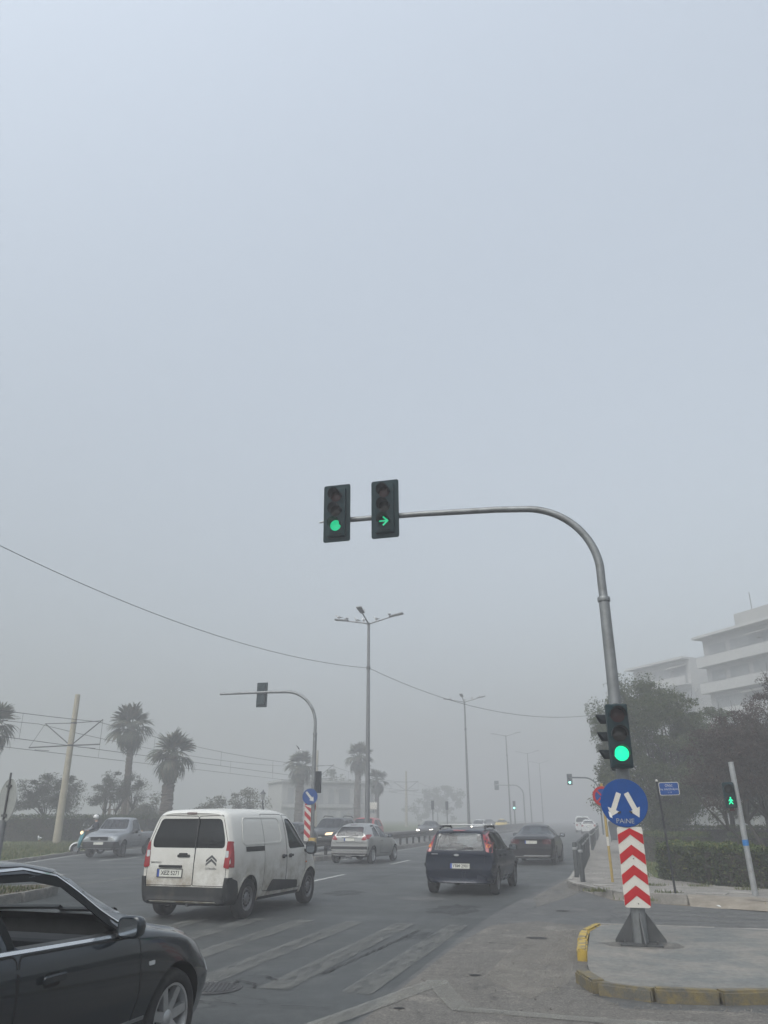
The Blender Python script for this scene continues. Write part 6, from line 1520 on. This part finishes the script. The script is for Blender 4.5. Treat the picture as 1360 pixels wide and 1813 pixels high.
for vw in ('R', 'Lf'):
    pk.line('rub_strip', vw, [(1.4-py, .66), (3.4-py, .66)], .03, 'galvanised', .006); pk.line('bed_seam', vw, [(2.03-py, .42), (2.03-py, .98)], .02, 'well_black', .002)
    pk.patch('bumper_corner', vw, rect(4.62-py, .40, 4.95-py, .66, .04), 'bumper_grey', .02, .03)
pk.door([(2.12, .44), (3.2, .44), (3.3, .7), (3.28, .98), (2.12, 1.0)], (2.32, .90), 'trim_black'); pk.mirror(3.05, 1.03, 'trim_black', .20, .10, .09)
cg = MB()
for k in range(9): cg.tube([(random.uniform(-.5, .5), random.uniform(.3, 1.6)-py, random.uniform(.75, 1.05)), (random.uniform(-.5, .5), random.uniform(.4, 1.7)-py, random.uniform(.9, 1.2))], random.uniform(.03, .07), 6)
cg = cg.build('cargo_pile', 'cargo_rust', None, True); cg.location = pk.root.location; cg.rotation_euler = pk.root.rotation_euler; tag(cg, 'brownish branches and scrap piled in the pickup bed', 'cargo')

SUV = dict(L=4.25, W=1.80, R=.35, yr=.75, yf=3.32, arch=.06, rr=.11, cap=.05,
    zb=[(0, .34), (3.8, .30), (4.25, .34)], zm=[(0, .70), (4.25, .68)], zw=[(0, 1.05), (3.0, 1.02), (3.8, .92), (4.25, .72)],
    zt=[(0, 1.58), (.2, 1.64), (1.5, 1.69), (2.1, 1.66), (2.9, 1.16), (3.05, 1.10), (3.9, 1.0), (4.2, .88), (4.25, .80)],
    wb=[(0, .80), (3.8, .82), (4.25, .70)], wm=[(0, .87), (3.8, .89), (4.25, .78)], ww=[(0, .84), (2.8, .86), (3.7, .82), (4.25, .70)], wt=[(0, .64), (1.8, .66), (2.9, .74), (4.25, .6)],
    rear=[(.3, .04), (.8, 0), (1.6, .18)], front=[(.3, .04), (.6, 0), (.9, .08)], cab=(.3, 2.9), floor=.45, side=[[(.45, 1.12), (1.3, 1.10), (1.3, 1.53), (.7, 1.53)], [(1.4, 1.10), (2.55, 1.08), (2.05, 1.48), (1.4, 1.54)]],
    screen=([(-.70, 1.14), (.70, 1.14), (.60, 1.60), (-.60, 1.60)], 2.0, 3.6), dash=2.45, dash_z=1.05, rows=[(1.5, 2)], screen_glass='glass_dark')
suv = Car(SUV, 'suv', 'dark SUV with roof rails waiting behind the guardrail end', 'car', (-15.0, 44.6, 0), R(180-4), 'paint_suv', None, 44, 1)
suv.wheels(5, 'alloy', 'alloy', .2, .62); simple_front(suv, 'headlamp_warm', .84); suv.mirror(2.5, 1.1, 'paint_suv', .2, .11, .09)
for sx in (-1, 1): MB().tube([(sx*.60, .5-2.125, 1.66), (sx*.60, .6-2.125, 1.74), (sx*.60, 1.8-2.125, 1.755), (sx*.60, 1.95-2.125, 1.68)], .025, 8).build('roof_rail', 'trim_black', suv.root, True)
def traffic(spec, name, label, loc, rz, paint, front, lamps, cat='car', ny=40, zl=.66, upd=None):
    d = dict(spec); d.update(upd or {}); c = Car(d, name, label, cat, loc, rz, paint, 'distant traffic in the fog', ny, 1); c.wheels(5, 'steel_wheel', 'alloy', .19, .64)
    if front: simple_front(c, lamps, zl)
    else:
        for sx in (-1, 1):
            p = rect(.55, .75, .78, .95, .03); c.patch('tail_lamp', 'B', p if sx > 0 else mir(p), 'lamp_red', .01)
        c.plate('B', 0, .75, '', .46, .11)
    c.mirror(spec.get('my', 2.42), .97, 'trim_black', .2, .10, .08); return c
h2 = traffic(HAT, 'hatchback', 'slate dark hatchback with a chrome mirror behind the striped board', (-15.15, 38.4, 0), R(180-4), 'paint_slate', True, 'lamp_clear', ny=44)
traffic(SUV, 'suv', 'red tall car behind the guardrail and the silver hatchback', (-16.2, 55.2, 0), R(180), 'paint_red', True, 'lamp_clear', zl=.8, upd=dict(my=2.5))
traffic(A4, 'saloon_car', 'dark grey oncoming car with both headlamps lit', (-15.4, 73.5, 0), R(180-2), 'paint_grey', True, 'headlamp_on', zl=.62)
traffic(HAT, 'hatchback', 'white oncoming hatchback in the fog behind the roof bars', (-14.6, 98.0, 0), R(180), 'paint_white_far', True, 'headlamp_on', zl=.64)
tx = traffic(A4, 'taxi', 'yellow oncoming taxi in the fog', (-14.4, 119, 0), R(180), 'paint_taxi', True, 'lamp_clear', 'taxi')
MB().box(-.28, .28, -.1, .1, 1.42, 1.56).build('roof_sign', 'plate_white', tx.root, bevel=.02)
traffic(A4, 'saloon_car', 'dim dark oncoming car between the white one and the taxi', (-17.5, 128, 0), R(180), 'paint_grey', True, 'headlamp_on')
traffic(VAN, 'panel_van', 'hazy white van driving away near the vanishing point', (-2.7, 104, 0), 0, 'paint_white_far', False, None, 'van', upd=dict(cab=(.06, 3.5), my=3.2))
traffic(HAT, 'hatchback', 'hazy pale car parked by the kerb beyond the far bollards', (-1.9, 96, 0), 0, 'paint_white_far', False, None)

# ------------------------------------------------------------------ scooter and rider
sc = empty('scooter', (-24.9, 36.3, 0), R(143), 'teal motor scooter with tall windscreen beside the pickup', 'scooter')
for y, r in ((.62, .24), (-.62, .24)):
    mb = MB(); mb.X = Matrix.Translation((0, y, r)); mb.lathe([(r*.55, -.05), (r*.9, -.055), (r, -.025), (r, .025), (r*.9, .055), (r*.55, .05), (r*.55, -.05)], 24, 'X'); w = mb.build('wheel', 'rubber', sc, True)
    mb = MB(); mb.X = Matrix.Translation((0, y, r)); mb.lathe([(r*.55, .04), (.05, .02), (.03, .06), (.001, .06)], 16, 'X'); mb.lathe([(r*.55, -.04), (.05, -.02), (.03, -.06), (.001, -.06)], 16, 'X'); mb.build('rim', 'alloy', w, True)
mb = MB(); vs = []; n = 10
for k in range(9):
    a = R(-10+190*k/8)
    for j in range(n+1): b = R(-90+180*j/n); vs.append((.10*math.sin(b)*(1-.25*abs(math.sin(b))), .62+(.275+.03*math.cos(b))*math.cos(a), .25+(.255+.05*math.cos(b))*math.sin(a)))
mb.add(vs, [(i*(n+1)+j, i*(n+1)+j+1, (i+1)*(n+1)+j+1, (i+1)*(n+1)+j) for i in range(8) for j in range(n)]); mb.build('front_fender', 'helmet_white', sc, True)
for sx in (-1, 1): MB().tube([(sx*.07, .62, .25), (sx*.06, .48, .75)], .02, 8).build('fork', 'galvanised', sc, True)
mb = MB(); vs = []
prof = [(.50, .10, .30), (.50, .20, .45), (.46, .24, .62), (.40, .22, .80), (.36, .16, .92), (.33, .10, 1.0)]
for y, w, z in prof:
    for j in range(9): t = -1+j/4; vs.append((w*t, y+.07*(1-t*t), z))
for y, w, z in prof:
    for j in range(9): t = -1+j/4; vs.append((w*t*.95, y-.05+.05*(1-t*t), z))
m = len(prof)*9
fs = [(i*9+j, i*9+j+1, i*9+10+j, i*9+9+j) for i in range(5) for j in range(8)]; fs += [tuple(q+m for q in f)[::-1] for f in fs]
for i in range(5): fs += [(i*9, i*9+9, i*9+9+m, i*9+m), (i*9+8, i*9+8+m, i*9+17+m, i*9+17)]
mb.add(vs, fs); mb.build('front_shield', 'paint_teal', sc, True)
MB().prism(round_poly([(-.15, .40), (.15, .40), (.15, -.25), (-.15, -.25)], .05), .28, .34).build('floorboard', 'trim_black', sc)
mb = MB(); mb.prism(round_poly([(-.15, .34), (-.15, .62), (-.5, .78), (-.98, .74), (-1.02, .58), (-.7, .40)], .1), -.17, .17, 'YZ'); mb.build('rear_body', 'paint_teal', sc, bevel=.06)
mb = MB(); mb.prism(round_poly([(-.12, .72), (-.10, .80), (-.55, .86), (-.92, .88), (-.95, .78)], .04), -.14, .14, 'YZ'); mb.build('seat', 'trim_black', sc, bevel=.04)
MB().tube([(-.34, .24, 1.04), (-.12, .34, 1.02), (.12, .34, 1.02), (.34, .24, 1.04)], .022, 8).build('handlebar', 'trim_black', sc, True)
mb = MB(); mb.X = Matrix.Translation((0, .42, .98)); mb.lathe([(.001, .05), (.06, .045), (.085, .02), (.09, -.05)], 18, 'Y'); mb.build('headlamp', 'headlamp_warm', sc, True)
vs = []; 
for i in range(7):
    t = i/6
    for j in range(9): u = -1+j/4; vs.append(((.30+.05*math.sin(t*3.1))*u*(1-.25*t**3), .40-.30*t+.12*(1-u*u), 1.03+.62*t))
mesh_obj('windscreen', vs, [(i*9+j, i*9+j+1, i*9+10+j, i*9+9+j) for i in range(6) for j in range(8)], 'glass_visor', sc, True)
for sx in (-1, 1):
    MB().tube([(sx*.26, .28, 1.05), (sx*.36, .26, 1.25)], .008, 6).build('mirror_stem', 'trim_black', sc); mb = MB(); mb.ball((sx*.38, .25, 1.29), (.065, .02, .05), 10, 8); mb.build('mirror', 'chrome', sc, True)

def skin_body(name, joints, edges, root_i, mats, parent, pick, sub=2):
    me = bpy.data.meshes.new(name); me.from_pydata([j[0] for j in joints], edges, []); o = bpy.data.objects.new(name, me); COL.objects.link(o)
    sk = o.modifiers.new('skin', 'SKIN'); sk.use_smooth_shade = True
    lay = me.skin_vertices[0] if me.skin_vertices else None
    if lay is None:
        bpy.context.view_layer.objects.active = o; o.select_set(True); bpy.ops.mesh.customdata_skin_add(); lay = me.skin_vertices[0]
    for i, j in enumerate(joints):
        r = j[1] if isinstance(j[1], tuple) else (j[1], j[1]); lay.data[i].radius = r; lay.data[i].use_root = (i == root_i)
    sb = o.modifiers.new('sub', 'SUBSURF'); sb.levels = sb.render_levels = sub
    nm = bpy.data.meshes.new_from_object(o.evaluated_get(bpy.context.evaluated_depsgraph_get())); bpy.data.objects.remove(o)
    nm.materials.clear()
    for m in mats: nm.materials.append(M[m])
    for p in nm.polygons: p.material_index = pick(p.center); p.use_smooth = True
    return link(bpy.data.objects.new(name, nm), parent)
# seated rider, local frame of the scooter (y forward)
J = [((0, -.36, .92), (.15, .12)), ((0, -.34, 1.10), (.14, .11)), ((0, -.27, 1.32), (.17, .12)), ((0, -.25, 1.44), (.09, .08)), ((0, -.23, 1.52), .055), ((0, -.21, 1.60), .075), ((0, -.20, 1.68), .08)]
Ed = [(0, 1), (1, 2), (2, 3), (3, 4), (4, 5), (5, 6)]
for sx in (-1, 1):
    b = len(J); J += [((sx*.19, -.26, 1.39), .07), ((sx*.30, -.10, 1.17), .052), ((sx*.30, .14, 1.08), .038), ((sx*.30, .205, 1.075), .034)]
    Ed += [(3, b), (b, b+1), (b+1, b+2), (b+2, b+3)]
    for q in range(4): c0 = len(J); J += [((sx*(.265+.024*q), .25, 1.085), .0095), ((sx*(.265+.024*q), .278, 1.06), .0085), ((sx*(.265+.024*q), .262, 1.035), .007)]; Ed += [(b+3, c0), (c0, c0+1), (c0+1, c0+2)]
    c0 = len(J); J += [((sx*.255, .215, 1.05), .011), ((sx*.25, .245, 1.025), .008)]; Ed += [(b+3, c0), (c0, c0+1)]
    b = len(J); J += [((sx*.12, -.30, .90), .10), ((sx*.17, .10, .82), .075), ((sx*.16, .08, .48), .055), ((sx*.15, .06, .39), .045), ((sx*.16, .20, .37), .04)]
    Ed += [(0, b), (b, b+1), (b+1, b+2), (b+2, b+3), (b+3, b+4)]
def pick(c):
    if c.z > 1.49 and abs(c.x) < .12: return 3
    if c.y > .19 and c.z > .98: return 3
    if c.z < .97 and not (abs(c.x) < .2 and c.y < -.25 and c.z > .93): return 1
    if c.x > .22 and c.z > 1.0: return 2
    return 0
rider = empty('person', (-24.9, 36.3, 0), R(143), 'rider in white helmet and dark jacket sitting on the teal scooter', 'person')
skin_body('body', J, Ed, 0, ['jacket_navy', 'trousers_dark', 'sleeve_pale', 'skin'], rider, pick)
mb = MB(); mb.ball((0, -.20, 1.70), (.125, .145, .14), 18, 14); hel = mb.build('helmet', 'helmet_white', rider, True)
for vv in hel.data.vertices:
    if vv.co.z < 1.66 and vv.co.y > -.12: vv.co.y = -.12
mb = MB(); mb.ball((0, -.175, 1.655), (.10, .125, .055), 14, 8); mb.build('visor', 'trim_black', hel, True)
MB().box(-.02, .02, -.10, -.085, 1.575, 1.60).build('nose', 'skin', rider, bevel=.008)
for sx in (-1, 1): MB().ball((sx*.035, -.135, 1.635), .012, 8, 6).build('eye', 'ink', rider)
MB().box(-.028, .028, -.142, -.132, 1.548, 1.556).build('mouth', 'lamp_dark_red', rider)

# ------------------------------------------------------------------ fog
mb = MB(); mb.box(-480, 480, -130, 480, -1.1, 27.0)
haze = mb.build('haze', [], None); haze['kind'] = 'stuff'; tag(haze, 'thick pale sea fog filling the whole street', 'haze')
t = bpy.data.materials.new('fog'); t.use_nodes = True; t.node_tree.nodes.clear()
vo = t.node_tree.nodes.new('ShaderNodeVolumePrincipled'); vo.inputs['Color'].default_value = (.60, .604, .624, 1); vo.inputs['Density'].default_value = FOG_DENSITY; vo.inputs['Anisotropy'].default_value = .0
t.node_tree.links.new(vo.outputs[0], t.node_tree.nodes.new('ShaderNodeOutputMaterial').inputs['Volume'])
haze.data.materials.append(t)
